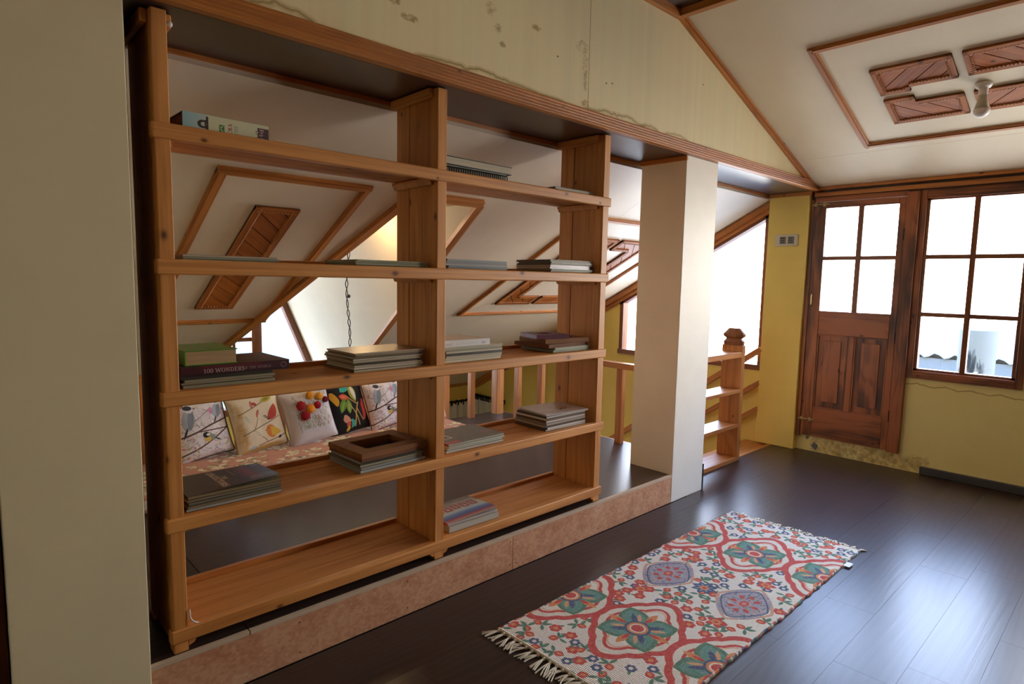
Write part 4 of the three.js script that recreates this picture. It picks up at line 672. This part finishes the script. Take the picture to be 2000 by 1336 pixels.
function cushion(name, label, tex, x, y, z, w, h, t, lean, roll, turn, pip) {
  const c = group(name, [x, y, z]); tag(c, label, 'cushion', 'cushions leaning on the balustrade'); c.rotation.set(lean, turn, roll, 'YXZ');
  const sd = Math.round(x * 10), cv = mesh('cushion_cover', cushionGeo(w, h, t, sd), std({ map: tex, roughness: 0.9 }), c);
  const P = []; for (let i = 0; i < 48; i++) { const k = i / 48 * 4, s = Math.floor(k), f = (k - s) * 2 - 1, pin = 0.05; const [u, v] = [[f, -1], [1, f], [-f, 1], [-1, -f]][s]; P.push(V(u * w / 2 * (1 - pin * (1 - v * v)) * 1.008, v * h / 2 * (1 - pin * (1 - u * u)) * 1.008, 0)); }
  mesh('piping', new THREE.TubeGeometry(new THREE.CatmullRomCurve3(P, true), 96, 0.006, 5, true), std({ color: pip, roughness: 0.9 }), cv); return c;
}
const LN = -0.24, RO = 0.13;
cushion('cushion', 'white cushion printed with birds, leftmost in the row', art.birds, 0.66, 0.475, -1.95, 0.33, 0.375, 0.11, LN, RO, 0.05, 0x6a5348);
cushion('cushion', 'cream cushion printed with a red bird and an orange bird', art.cream, 1.0, 0.475, -1.92, 0.34, 0.385, 0.11, LN, RO, 0.05, 0xb79a62);
{
  const c = cushion('cushion', 'pale grey cushion with red and yellow woollen flowers', art.pom, 1.35, 0.472, -1.90, 0.345, 0.375, 0.12, LN, RO + 0.02, 0.02, 0xcfccd2);
  for (const [u, v, r, col] of [[-0.37, 0.44, 0.034, 0xa01c26], [-0.3, 0.05, 0.034, 0x98161f], [0.3, 0.30, 0.027, 0xa01c30], [0.72, 0.42, 0.022, 0x7c1836], [-0.02, 0.24, 0.032, 0xe8962a], [0.12, 0.72, 0.03, 0xe9a030], [0.48, 0.60, 0.028, 0xeaa838]]) { const g = new THREE.IcosahedronGeometry(r, 2), p = g.attributes.position; for (let i = 0; i < p.count; i++) { const k = 1 + 0.16 * (vn(p.getX(i) * 160 + 50, p.getY(i) * 160 + p.getZ(i) * 90 + 50, 512, 512, 3) - 0.5); p.setXYZ(i, p.getX(i) * k, p.getY(i) * k, p.getZ(i) * k * 0.5); } g.computeVertexNormals(); const b = Math.pow((1 - u ** 4) * (1 - v ** 4), 0.55); g.translate(u * 0.175, v * 0.188, 0.07 * b * 0.93 + 0.004); mesh('wool_flower', g, std({ color: col, roughness: 1 }), c.children[0]); }
  for (const [dx, col] of [[0, 0xe89a2a], [0.03, 0x9aa0a0]]) { const g = new THREE.IcosahedronGeometry(0.016, 1); g.translate(-0.168 + dx, -0.19 - dx * 0.5, 0.012); mesh('corner_tassel', g, std({ color: col, roughness: 1 }), c.children[0]); }
}
cushion('cushion', 'black cushion embroidered with bright multicoloured leaves', art.leaves, 1.668, 0.475, -1.975, 0.33, 0.38, 0.1, LN, RO + 0.02, 0.03, 0x181818);
cushion('cushion', 'white cushion printed with birds, beside the black leaf cushion', art.birds, 1.985, 0.475, -1.945, 0.32, 0.37, 0.1, LN, RO, 0.03, 0x9c5a66);
cushion('cushion', 'pink and orange cushion showing just behind the middle upright', art.pink, 2.375, 0.46, -1.94, 0.34, 0.36, 0.12, LN, 0.05, 0.03, 0xe0a080);

// ================================================================ BOOKS, MAGAZINES AND PICTURE FRAMES on the shelves
T.pages = dataTex(128, 128, (u, v, i, j) => { const a = 0.86 + 0.14 * vn(u * 6, v * 64, 6, 64, 3), b = vn(u * 3, v * 20, 3, 20, 9); const x = a * (0.88 + 0.12 * b); return [x, x * 0.985, x * 0.95]; });
const pageMats = {}, coverMats = {};
const pageM = (c) => pageMats[c] || (pageMats[c] = std({ color: c, map: scaled(T.pages, 1 / 0.5, 1 / 0.02), roughness: 0.85 }));
const coverM = (c) => coverMats[c] || (coverMats[c] = phy({ color: c, roughness: 0.35, clearcoat: 0.3, clearcoatRoughness: 0.25 }));
const ORD = ['top', 'second', 'third', 'fourth', 'fifth', 'sixth', 'seventh', 'eighth', 'ninth', 'tenth'];
// o: w (along x), d (depth), t, hard, spine 'front'|'back'|'left'|'right', color, pages, tex (top cover), spineTex
function volume(name, label, category, grp, x, y, z, rot, o) {
  const b = group(name, [x, y, z]); tag(b, label, category, grp); b.rotation.y = rot;
  const c = o.hard ? 0.003 : 0.0009, e = o.hard ? 0.004 : 0.001, w = o.w, d = o.d, t = o.t, sp = o.spine || 'back';
  const parts = [bx(-w / 2, w / 2, 0, c, -d / 2, d / 2), bx(-w / 2, w / 2, t - c, t, -d / 2, d / 2)];
  const sx = { front: [-w / 2, w / 2, d / 2 - c, d / 2], back: [-w / 2, w / 2, -d / 2, -d / 2 + c], left: [-w / 2, -w / 2 + c, -d / 2, d / 2], right: [w / 2 - c, w / 2, -d / 2, d / 2] }[sp];
  parts.push(bx(sx[0], sx[1], c, t - c, sx[2], sx[3]));
  const cov = merge(parts); { const p = cov.attributes.position, uv = cov.attributes.uv; for (let i = 0; i < uv.count; i++) uv.setXY(i, p.getX(i) / w + 0.5, 0.5 - p.getZ(i) / d); }
  if (o.curl) { const p = cov.attributes.position; for (let i = 0; i < p.count; i++) if (p.getY(i) > t - c - 1e-5) { const k = clamp((p.getX(i) / w + 0.5) - 0.0) * clamp(p.getZ(i) / d + 0.5); p.setY(i, p.getY(i) + o.curl * k * k); } }
  const cm = mesh('cover', cov, o.tex ? phy({ map: o.tex, roughness: 0.35, clearcoat: 0.35, clearcoatRoughness: 0.25 }) : coverM(o.color), b);
  const L = sp === 'left' ? c : e, R = sp === 'right' ? c : e, F = sp === 'front' ? c : e, K = sp === 'back' ? c : e;
  mesh('pages', bx(-w / 2 + L, w / 2 - R, c, t - c, -d / 2 + K, d / 2 - F, 0, 'x'), pageM(o.pages ?? 0xd8d4c4), b);
  if (o.spineTex) { const g = new THREE.PlaneGeometry(w, t); g.translate(0, t / 2, d / 2 + 0.0006); mesh('spine_print', g, phy({ map: o.spineTex, roughness: 0.4, clearcoat: 0.3, clearcoatRoughness: 0.3 }), cm); }
  return b;
}
function stack(key, place, x0, x1, items, opt = {}) {
  let y = SH[key] - 0.0022; const n = items.length, zf = opt.zf ?? -0.034;
  items.forEach((it, i) => {
    const w = (it.w ?? (x1 - x0)) * (it.w ? 1 : rr(0.93, 0.985)), d = it.d ?? (opt.d ?? 0.25) * rr(0.95, 1.02), xc = (it.x ?? (x0 + x1) / 2) + (it.x ? 0 : rr(-0.006, 0.006)), z = (it.zf ?? zf) - d / 2 - rr(0, 0.008), rot = it.rot ?? rr(-0.018, 0.018) + (opt.rot ?? 0);
    const k = ORD[n - 1 - i], label = it.label ?? `${k} ${it.what ?? 'magazine'} ${n - 1 - i === 0 ? '' : 'from top '}in the stack ${place}`.replace('  ', ' ');
    volume(it.name ?? 'magazine', label, it.cat ?? 'magazine', opt.group ?? `stack ${place}`, xc, y, z, rot, { w, d, t: it.t, color: it.c ?? 0x777777, pages: it.p, hard: it.hard, spine: it.spine, tex: it.tex, spineTex: it.spineTex, curl: it.curl });
    y += it.t + 0.0004;
  });
  return y;
}
const mags = (n, t, cols, pgs) => Array.from({ length: n }, (_, i) => ({ t: t * rr(0.75, 1.25), c: cols[i % cols.length], p: pgs[i % pgs.length], spine: ['back', 'left', 'front', 'back', 'left'][Math.floor(rnd() * 5)] }));
const txt = (g, s, x, y, font, col, rot = 0, al = 'left') => { g.save(); g.translate(x, y); g.rotate(rot); g.font = font; g.fillStyle = col; g.textAlign = al; g.textBaseline = 'middle'; g.fillText(s, 0, 0); g.restore(); };
// -- top shelf
const spineA = canvasTex(1024, 200, (g) => {
  g.fillStyle = '#d3d6b4'; g.fillRect(0, 0, 1024, 200); const gr = g.createLinearGradient(0, 0, 300, 0); gr.addColorStop(0, '#86b9c4'); gr.addColorStop(1, '#c4cfc6'); g.fillStyle = gr; g.fillRect(0, 0, 285, 200);
  g.strokeStyle = 'rgba(255,255,255,0.35)'; for (let i = 0; i < 10; i++) { g.beginPath(); g.moveTo(i * 16, 0); g.lineTo(i * 16, 200); g.moveTo(0, i * 20); g.lineTo(150, i * 20); g.stroke(); }
  g.fillStyle = '#3d2c24'; g.fillRect(262, 20, 26, 180); g.beginPath(); g.ellipse(225, 110, 62, 46, 0, 0, 7); g.fill(); g.fillStyle = '#b9c6c0'; g.beginPath(); g.ellipse(235, 110, 34, 24, 0, 0, 7); g.fill(); g.fillStyle = '#3d2c24'; g.fillRect(246, 60, 18, 100);
  g.fillStyle = '#3c7a3c'; g.fillRect(412, 84, 62, 90); g.fillStyle = '#d3d6b4'; for (let i = 0; i < 16; i++) g.fillRect(418 + rnd() * 48, 90 + rnd() * 76, 8, 10);
  txt(g, 'VKT', 540, 120, 'bold 66px serif', '#a23c40', Math.PI / 2, 'center'); txt(g, 'ZILE', 612, 125, 'bold 52px serif', '#8a9098', Math.PI / 2, 'center');
  g.fillStyle = '#4a3c4a'; g.fillRect(880, 40, 144, 160); for (let i = 0; i < 60; i++) { g.fillStyle = ['#d0a890', '#2a242e', '#7a5a60', '#e0d0c0'][i % 4]; g.fillRect(840 + rnd() * 120, 30 + rnd() * 160, 10, 14); }
});
stack('A', 'at the left end of the top shelf', 0.084, 0.357, [{ t: 0.056, w: 0.275, d: 0.17, c: 0x6e4a38, p: 0x6b4a38, hard: 1, spine: 'front', spineTex: spineA, name: 'thick_book', cat: 'book', rot: 0.02, label: 'thick pale-spined book lying at the left end of top shelf' }]);  // page block coloured brown, the shade on its left end put into the colour
volume('navy_book', 'dark navy book lying behind the thick pale book', 'book', undefined, 0.255, SH.A - 0.0022, -0.26, 0.02, { w: 0.26, d: 0.09, t: 0.06, color: 0x24243a, pages: 0x8a7a6a, hard: 1, spine: 'back' });
{
  const c = group('spiral_calendar', [1.312, SH.A - 0.0022, -0.15]); tag(c, 'white spiral-bound calendar under the black book on top shelf', 'calendar');
  mesh('pages', bx(-0.178, 0.178, 0.004, 0.034, -0.11, 0.105, 0.001), pageM(0xd9ded4), c); mesh('cover', bx(-0.18, 0.18, 0.034, 0.036, -0.112, 0.108), coverM(0xc9d2cc), c); mesh('backing', bx(-0.18, 0.18, 0.001, 0.0035, -0.112, 0.108), coverM(0x3a3a3a), c);
  const co = []; for (let i = 0; i < 27; i++) { const r = new THREE.TorusGeometry(0.0135, 0.0024, 5, 12); r.rotateY(Math.PI / 2); r.translate(-0.17 + i * 0.0131, 0.0165, 0.11); co.push(r); } const s = mesh('spiral_binding', merge(co), M.iron, c); s.userData.kind = 'stuff';
}
volume('black_book', 'black-covered book on the spiral calendar on the top shelf', 'book', undefined, 1.315, SH.A + 0.0345, -0.15, 0.015, { w: 0.40, d: 0.24, t: 0.036, color: 0x1c1a18, pages: 0xded8c6, hard: 1, spine: 'left' });
stack('A', 'beside the right upright on top shelf', 1.845, 2.165, mags(3, 0.0105, [0x8a8f8a, 0xb0b5ae, 0x70757a], [0xdfe3da, 0xd2d8ce]), { zf: -0.05 });
// -- second shelf
stack('B', 'at the left end of the second shelf', 0.07, 0.395, mags(3, 0.0065, [0x4a3a34, 0x8f9a86, 0x9a6a5a], [0xcfd2c2, 0xb8bcae]));
stack('B', 'left of the middle upright, second shelf', 0.69, 1.05, mags(4, 0.006, [0x4c5a44, 0x6b7a62, 0x3f4a3c, 0x8a8a70], [0xb9bfa4, 0xcfcfbd]));
stack('B', 'right of the middle upright, second shelf', 1.135, 1.515, mags(6, 0.0072, [0x5c6f84, 0x3d4654, 0xa0aeb8, 0x6a3a4a, 0x7a8a9a], [0xc2ccd4, 0xb4bec6, 0xd4d8da]));
stack('B', 'beside the right upright, second shelf', 1.80, 2.155, mags(7, 0.0092, [0x4a4038, 0x5a5048, 0x3a3430, 0x8a4a58], [0xd6dad0, 0xc8ccc4, 0xe0dcdc]), { d: 0.255 });
// -- third shelf
const spineW = canvasTex(1024, 96, (g) => { g.fillStyle = '#3c1620'; g.fillRect(0, 0, 1024, 96); g.fillStyle = '#24101c'; g.fillRect(0, 70, 1024, 26); g.fillStyle = '#5a1a22'; g.fillRect(180, 0, 560, 30); txt(g, '100 WONDERS', 196, 54, '54px serif', '#d8b8b4'); txt(g, 'OF THE WORLD', 560, 52, '36px serif', '#b09494'); g.strokeStyle = '#b0a0a0'; g.lineWidth = 4; g.beginPath(); g.arc(965, 48, 26, 0, 7); g.stroke(); });
let yy = stack('C', 'under the dark red book, third shelf', 0.056, 0.37, mags(4, 0.0098, [0x55604e, 0x4a4438, 0x6a6a58, 0x3a4038], [0xaaa48c, 0xb8ae94]), { d: 0.25 });
volume('wonders_book', 'wide dark red hardback lettered 100 WONDERS under the green book', 'book', undefined, 0.237, yy, -0.163, 0.01, { w: 0.365, d: 0.26, t: 0.034, color: 0x3a2a2e, pages: 0x8a7a66, hard: 1, spine: 'front', spineTex: spineW });
volume('green_book', 'small thick green-covered book on the dark red hardback', 'book', undefined, 0.158, yy + 0.0345, -0.158, 0.0, { w: 0.168, d: 0.23, t: 0.05, color: 0x4f9a2c, pages: 0xcfae86, hard: 1, spine: 'left' });
const coverC2 = canvasTex(256, 192, (g) => { g.fillStyle = '#8a6246'; g.fillRect(0, 0, 256, 192); for (let i = 0; i < 200; i++) { g.fillStyle = `rgba(${rnd() < 0.5 ? '150,110,80' : '96,62,40'},0.25)`; g.fillRect(rnd() * 256, rnd() * 192, rr(10, 60), rr(3, 14)); } });
{ const L = mags(8, 0.0088, [0x54422e, 0x6a5a3e, 0x86745a, 0x443a2a, 0x94866e], [0xd6cdb6, 0xe8e4da, 0xdcd4c4, 0xb8ae98]); L.push({ t: 0.006, tex: coverC2, p: 0xd8d0c4, what: 'glossy brown magazine', spine: 'left' }); stack('C', 'left of the middle upright, third shelf', 0.674, 1.022, L, { rot: 0.02, d: 0.235 }); }
const spineG2 = canvasTex(512, 64, (g) => { g.fillStyle = '#d8d6d4'; g.fillRect(0, 0, 512, 64); txt(g, 'GAAO', 14, 40, '34px sans-serif', '#8a8a90'); g.fillStyle = '#b4b4b8'; for (let i = 0; i < 16; i++) g.fillRect(140 + i * 15, 36, 10, 5); g.fillStyle = '#6a6a70'; g.fillRect(424, 28, 10, 20); g.fillRect(442, 24, 6, 24); g.fillRect(456, 30, 4, 18); });
yy = stack('C', 'right of the middle upright, third shelf', 1.128, 1.49, mags(7, 0.0102, [0x9a9a84, 0xc4bca4, 0xa8a490, 0x3c3a34, 0x9a9684], [0xf0ead6, 0xe4e4d2, 0xdad6c6, 0xf2eee2]), { d: 0.25 });
volume('white_book', 'pale hardback with GAAO on its spine atop a magazine stack', 'book', undefined, 1.262, yy, -0.15, 0.005, { w: 0.28, d: 0.22, t: 0.03, color: 0xc9b8a8, pages: 0xd8d4cc, hard: 1, spine: 'front', spineTex: spineG2 });
function pictureFrame(name, label, x, y, z, rot, w, d, t, bw, mat, tilt = 0) {
  const f = group(name, [x, y, z]); tag(f, label, 'picture frame'); f.rotation.set(0, rot, tilt);
  const strip = (pts) => { const g = prism(pts.map(([a, b]) => V(a, t, b)), V(0, -t, 0)); return g; };
  const W = w / 2, D = d / 2, a = W - bw, b = D - bw;
  for (const P of [[[-W, D], [W, D], [a, b], [-a, b]], [[W, D], [W, -D], [a, -b], [a, b]], [[W, -D], [-W, -D], [-a, -b], [a, -b]], [[-W, -D], [-W, D], [-a, b], [-a, -b]]]) { const g = strip(P); const uv = g.attributes.uv; const o = rnd() * 4; for (let i = 0; i < uv.count; i++) uv.setXY(i, uv.getX(i) + o, uv.getY(i) + o); mesh('frame_side', g, mat, f); }
  return f;
}
const frameM = std({ map: woodMap(T.pine), color: new THREE.Color(0.36, 0.32, 0.3), roughness: 0.75 }), frameM2 = std({ map: woodMap(T.red), color: new THREE.Color(0.3, 0.26, 0.24), roughness: 0.75 }), plumM = std({ color: 0x6a3448, roughness: 0.5 });
yy = stack('C', 'under wooden frames beside the right upright, third shelf', 1.85, 2.15, mags(2, 0.011, [0x5a4038, 0x8aa094], [0xb8c4b4, 0xcfd4c4]), { d: 0.25 });
pictureFrame('picture_frame', 'dark wooden frame lowest of three on third shelf', 1.965, yy, -0.165, 0.05, 0.33, 0.25, 0.02, 0.05, frameM2);
pictureFrame('picture_frame', 'brown wooden frame directly beneath the small plum frame', 1.985, yy + 0.0205, -0.163, -0.12, 0.31, 0.23, 0.024, 0.055, frameM);
pictureFrame('picture_frame', 'small plum-coloured square frame on the wooden frames, third shelf', 1.90, yy + 0.045, -0.155, -0.3, 0.2, 0.19, 0.022, 0.065, plumM);
// -- fourth shelf
const coverCol = canvasTex(768, 576, (g) => {
  g.fillStyle = '#2c2420'; g.fillRect(0, 0, 768, 576); g.fillStyle = '#221d1c'; g.fillRect(360, 0, 408, 576); g.fillStyle = '#3a3022'; g.beginPath(); g.ellipse(330, 420, 120, 90, 0.4, 0, 7); g.fill();
  txt(g, 'THE', 372, 300, 'bold 50px serif', '#d8c8a4', Math.PI / 2, 'center'); txt(g, 'COLLECTORS', 316, 285, 'bold 74px serif', '#e6d8b6', Math.PI / 2, 'center');
  g.strokeStyle = '#7a1c22'; g.lineWidth = 26; for (let i = 0; i < 5; i++) { g.beginPath(); g.moveTo(500, 60 + i * 86); g.lineTo(620, 50 + i * 86); g.lineTo(560, 90 + i * 86); g.lineTo(625, 112 + i * 86); g.stroke(); } g.fillStyle = '#8a7a28'; g.fillRect(462, 60, 10, 230); g.fillStyle = '#6a5048'; g.fillRect(540, 430, 110, 80); g.fillStyle = '#3c4a50'; g.fillRect(660, 380, 90, 130); g.fillStyle = '#4e5a52'; g.fillRect(690, 20, 60, 60);
});
{ const L = mags(4, 0.0098, [0x1a1a1a, 0x4a4236, 0x5a5a50, 0x35302a], [0xc4c8c8, 0x8f866c, 0x7c7864, 0xa0947a]); L.push({ t: 0.011, tex: coverCol, p: 0x9a8a66, curl: 0.016, what: 'dark magazine lettered COLLECTORS', spine: 'left' }); stack('D', 'at the left end, fourth shelf', 0.058, 0.395, L, { d: 0.25 }); }
yy = stack('D', 'under wooden frames left of middle upright, fourth shelf', 0.70, 1.03, mags(4, 0.0095, [0x8a9298, 0x4a4638, 0x5a5648, 0x3c3c34], [0xc2cad0, 0xaeb4b4, 0xb8b4a0]), { d: 0.255, rot: 0.03 });
pictureFrame('picture_frame', 'thin dark wooden frame under the large brown frame, fourth shelf', 0.868, yy, -0.165, 0.05, 0.325, 0.255, 0.014, 0.05, frameM2);
pictureFrame('picture_frame', 'large brown wooden picture frame lying on magazines, fourth shelf', 0.872, yy + 0.0145, -0.168, 0.06, 0.335, 0.262, 0.02, 0.062, frameM);
const coverD3 = canvasTex(512, 384, (g) => { g.fillStyle = '#4a4644'; g.fillRect(0, 0, 512, 384); for (let i = 0; i < 160; i++) { g.fillStyle = `rgba(${['120,116,112', '40,36,34', '90,84,80'][i % 3]},0.35)`; g.fillRect(rnd() * 512, rnd() * 384, rr(8, 60), rr(4, 20)); } g.fillStyle = '#9c2434'; g.fillRect(0, 30, 190, 60); g.fillRect(0, 320, 120, 64); g.fillRect(400, 240, 60, 30); g.strokeStyle = '#c8c4c0'; g.lineWidth = 12; g.strokeRect(-20, 170, 150, 80); });
{ const L = mags(3, 0.0105, [0x1c2430, 0xb8c0bc, 0x8aa090], [0xe4e2dc, 0xd2d8cc, 0xdfe4dc]); L.push({ t: 0.01, tex: coverD3, p: 0xd0d4c8, what: 'grey and red magazine', spine: 'left' }); stack('D', 'right of the middle upright, fourth shelf', 1.148, 1.512, L, { d: 0.255 }); }
const coverD4 = canvasTex(512, 384, (g) => { g.fillStyle = '#b3a8a6'; g.fillRect(0, 0, 512, 384); for (let i = 0; i < 120; i++) { g.fillStyle = `rgba(${['200,192,190', '150,140,138', '176,168,170'][i % 3]},0.3)`; g.fillRect(rnd() * 512, rnd() * 384, rr(20, 120), rr(6, 30)); } g.fillStyle = '#3a2e2c'; g.beginPath(); g.ellipse(320, 250, 60, 26, -0.4, 0, 7); g.fill(); g.fillStyle = '#b3a8a6'; g.beginPath(); g.ellipse(328, 250, 34, 13, -0.4, 0, 7); g.fill(); g.fillStyle = '#2a2220'; g.fillRect(0, 300, 160, 10); });
{ const L = mags(6, 0.0112, [0x5a4434, 0x6a5848, 0x4a3c34, 0x8a7a70], [0xeae6e4, 0xf2f0ee, 0xdcd4d0, 0xc4b8ac]); L.push({ t: 0.01, c: 0x4a3a34, p: 0xd8d8d8, spine: 'left' }); L.push({ t: 0.008, tex: coverD4, p: 0xdcd8d8, what: 'pale grey magazine', rot: -0.1, w: 0.31, x: 1.985, spine: 'right' }); stack('D', 'beside the right upright, fourth shelf', 1.80, 2.13, L, { d: 0.24 }); }
// -- bottom shelf
const coverE = canvasTex(512, 384, (g) => { const s = g.createLinearGradient(0, 0, 0, 384); s.addColorStop(0, '#4a4844'); s.addColorStop(0.2, '#8a8078'); s.addColorStop(0.45, '#b0b0a4'); s.addColorStop(0.62, '#a8bcc0'); s.addColorStop(0.74, '#3c6cae'); s.addColorStop(0.84, '#4a3a7a'); s.addColorStop(0.9, '#a0364a'); s.addColorStop(1, '#b8a890'); g.fillStyle = s; g.fillRect(0, 0, 512, 384); for (let i = 0; i < 5; i++) { g.strokeStyle = '#8c2630'; g.lineWidth = 22; g.strokeRect(50 + i * 88, 110 + (i % 2) * 6, 52, 80); g.fillStyle = '#8c2630'; g.fillRect(54 + i * 88, 142, 46, 16); } g.fillStyle = '#2a2a2a'; for (let i = 0; i < 6; i++) g.fillRect(i * 90, 20 + rnd() * 60, 70, 8); });
stack('E', 'on the bottom shelf', 1.165, 1.485, [{ t: 0.03, c: 0x9a9a8a, p: 0xd8d8d2, spine: 'left', what: 'thick white-edged magazine' }, { t: 0.012, tex: coverE, p: 0xcfc8c8, curl: 0.014, what: 'magazine with blue sky and red lettering', spine: 'left' }], { d: 0.25 });
// ================================================================ OUTSIDE THE WINDOWS
{
  const roof = canvasTex(512, 64, (g) => { g.fillStyle = '#546068'; g.fillRect(0, 0, 512, 64); for (let i = 0; i < 200; i++) { g.fillStyle = 'rgba(70,86,96,0.35)'; g.fillRect(rnd() * 512, rnd() * 64, rr(4, 50), 3); } });
  const n = group('neighbour_shed'); tag(n, 'pale blue corrugated roof outside the six-pane window', 'roof');
  const P = []; for (let i = 0; i <= 160; i++) P.push([i * 0.05, 0.03 * Math.sin(i * Math.PI / 2 + 0.4)]); const s = new THREE.Shape(); s.moveTo(P[0][0], P[0][1]); for (const [a, b] of P) s.lineTo(a, b); for (const [a, b] of P.reverse()) s.lineTo(a, b - 0.008);
  const g = new THREE.ExtrudeGeometry(s, { depth: 2.6, bevelEnabled: false }); g.rotateX(-0.10); const h = grainUV(g, 'x', 0, 0); h.rotateY(Math.PI / 2); h.translate(8.0, 0.66, 7.2); mesh('corrugated_sheet', h, std({ map: scaled(roof, 0.3, 0.5), roughness: 0.5 }), n);
  mesh('shed_wall', bx(8.03, 10.4, -3, 0.625, -0.6, 7.0), std({ color: 0x66686a, roughness: 0.8 }), n);
  const st = canvasTex(256, 512, (g) => { g.fillStyle = '#6c6c6a'; g.fillRect(0, 0, 256, 512); for (let i = 0; i < 900; i++) { const y = rnd() * 512; g.fillStyle = `rgba(${['40,44,46', '84,84,80', '26,28,30'][i % 3]},${rr(0.15, 0.5)})`; g.beginPath(); g.ellipse(rnd() * 256, 150 + 60 * Math.sin(i) + (i % 5) * 40, rr(2, 12), rr(2, 8), rnd() * 3, 0, 7); g.fill(); } for (const [x, y, r] of [[60, 70, 26], [150, 60, 30], [210, 90, 22], [90, 190, 24], [180, 210, 30], [30, 230, 20], [120, 40, 18]]) for (let i = 0; i < 40; i++) { g.fillStyle = `rgba(16,20,24,${rr(0.2, 0.6)})`; g.beginPath(); g.ellipse(x + rr(-r, r), y + rr(-r, r) * 0.7, rr(2, 9), rr(2, 7), rnd() * 3, 0, 7); g.fill(); } });
  const t = group('pale_tree', [6.9, -3, 0.93]); tag(t, 'pale stained trunk outside the lower right window pane', 'tree');
  const tg = new THREE.CylinderGeometry(0.15, 0.19, 4.05, 20, 10); const tp = tg.attributes.position; for (let i = 0; i < tp.count; i++) { const k = 1 + 0.1 * (fbm(tp.getX(i) * 5 + 30, tp.getY(i) * 3 + 30, 256, 256, 3, 4) - 0.5); tp.setX(i, tp.getX(i) * k); tp.setZ(i, tp.getZ(i) * k); } tg.translate(0, 2.025, 0); tg.computeVertexNormals(); mesh('bark', tg, std({ map: scaled(st, 2, 1), roughness: 0.9 }), t);
  struct(mesh('floor', bx(-8, 20, -3.1, -3, -14, 12), std({ color: 0x6e6a62, roughness: 0.9 })), 'ground outside the house');
  const nb = group('sky_block_house'); tag(nb, 'pale blue house side seen through the gable window, added to block sky', 'house');  // placed close outside the gable to block most of its sky light
  mesh('rendered_wall', bx(1.2, 7.0, -3, 0.6, -9.2, -6.6), std({ color: 0xa4a8aa, map: scaled(T.paint, 0.5, 0.5), roughness: 0.8 }), nb);
  mesh('lean_to_roof', prism([V(2.1, 3.2, -6.5), V(0.2, -3, -6.5), V(7.0, -3, -6.5), V(7.0, 3.2, -6.5)], V(0, 0, -0.08)), std({ color: 0x8e989e, map: scaled(T.paint, 0.7, 0.7), roughness: 0.7 }), nb);
}

renderer.render(scene, camera);
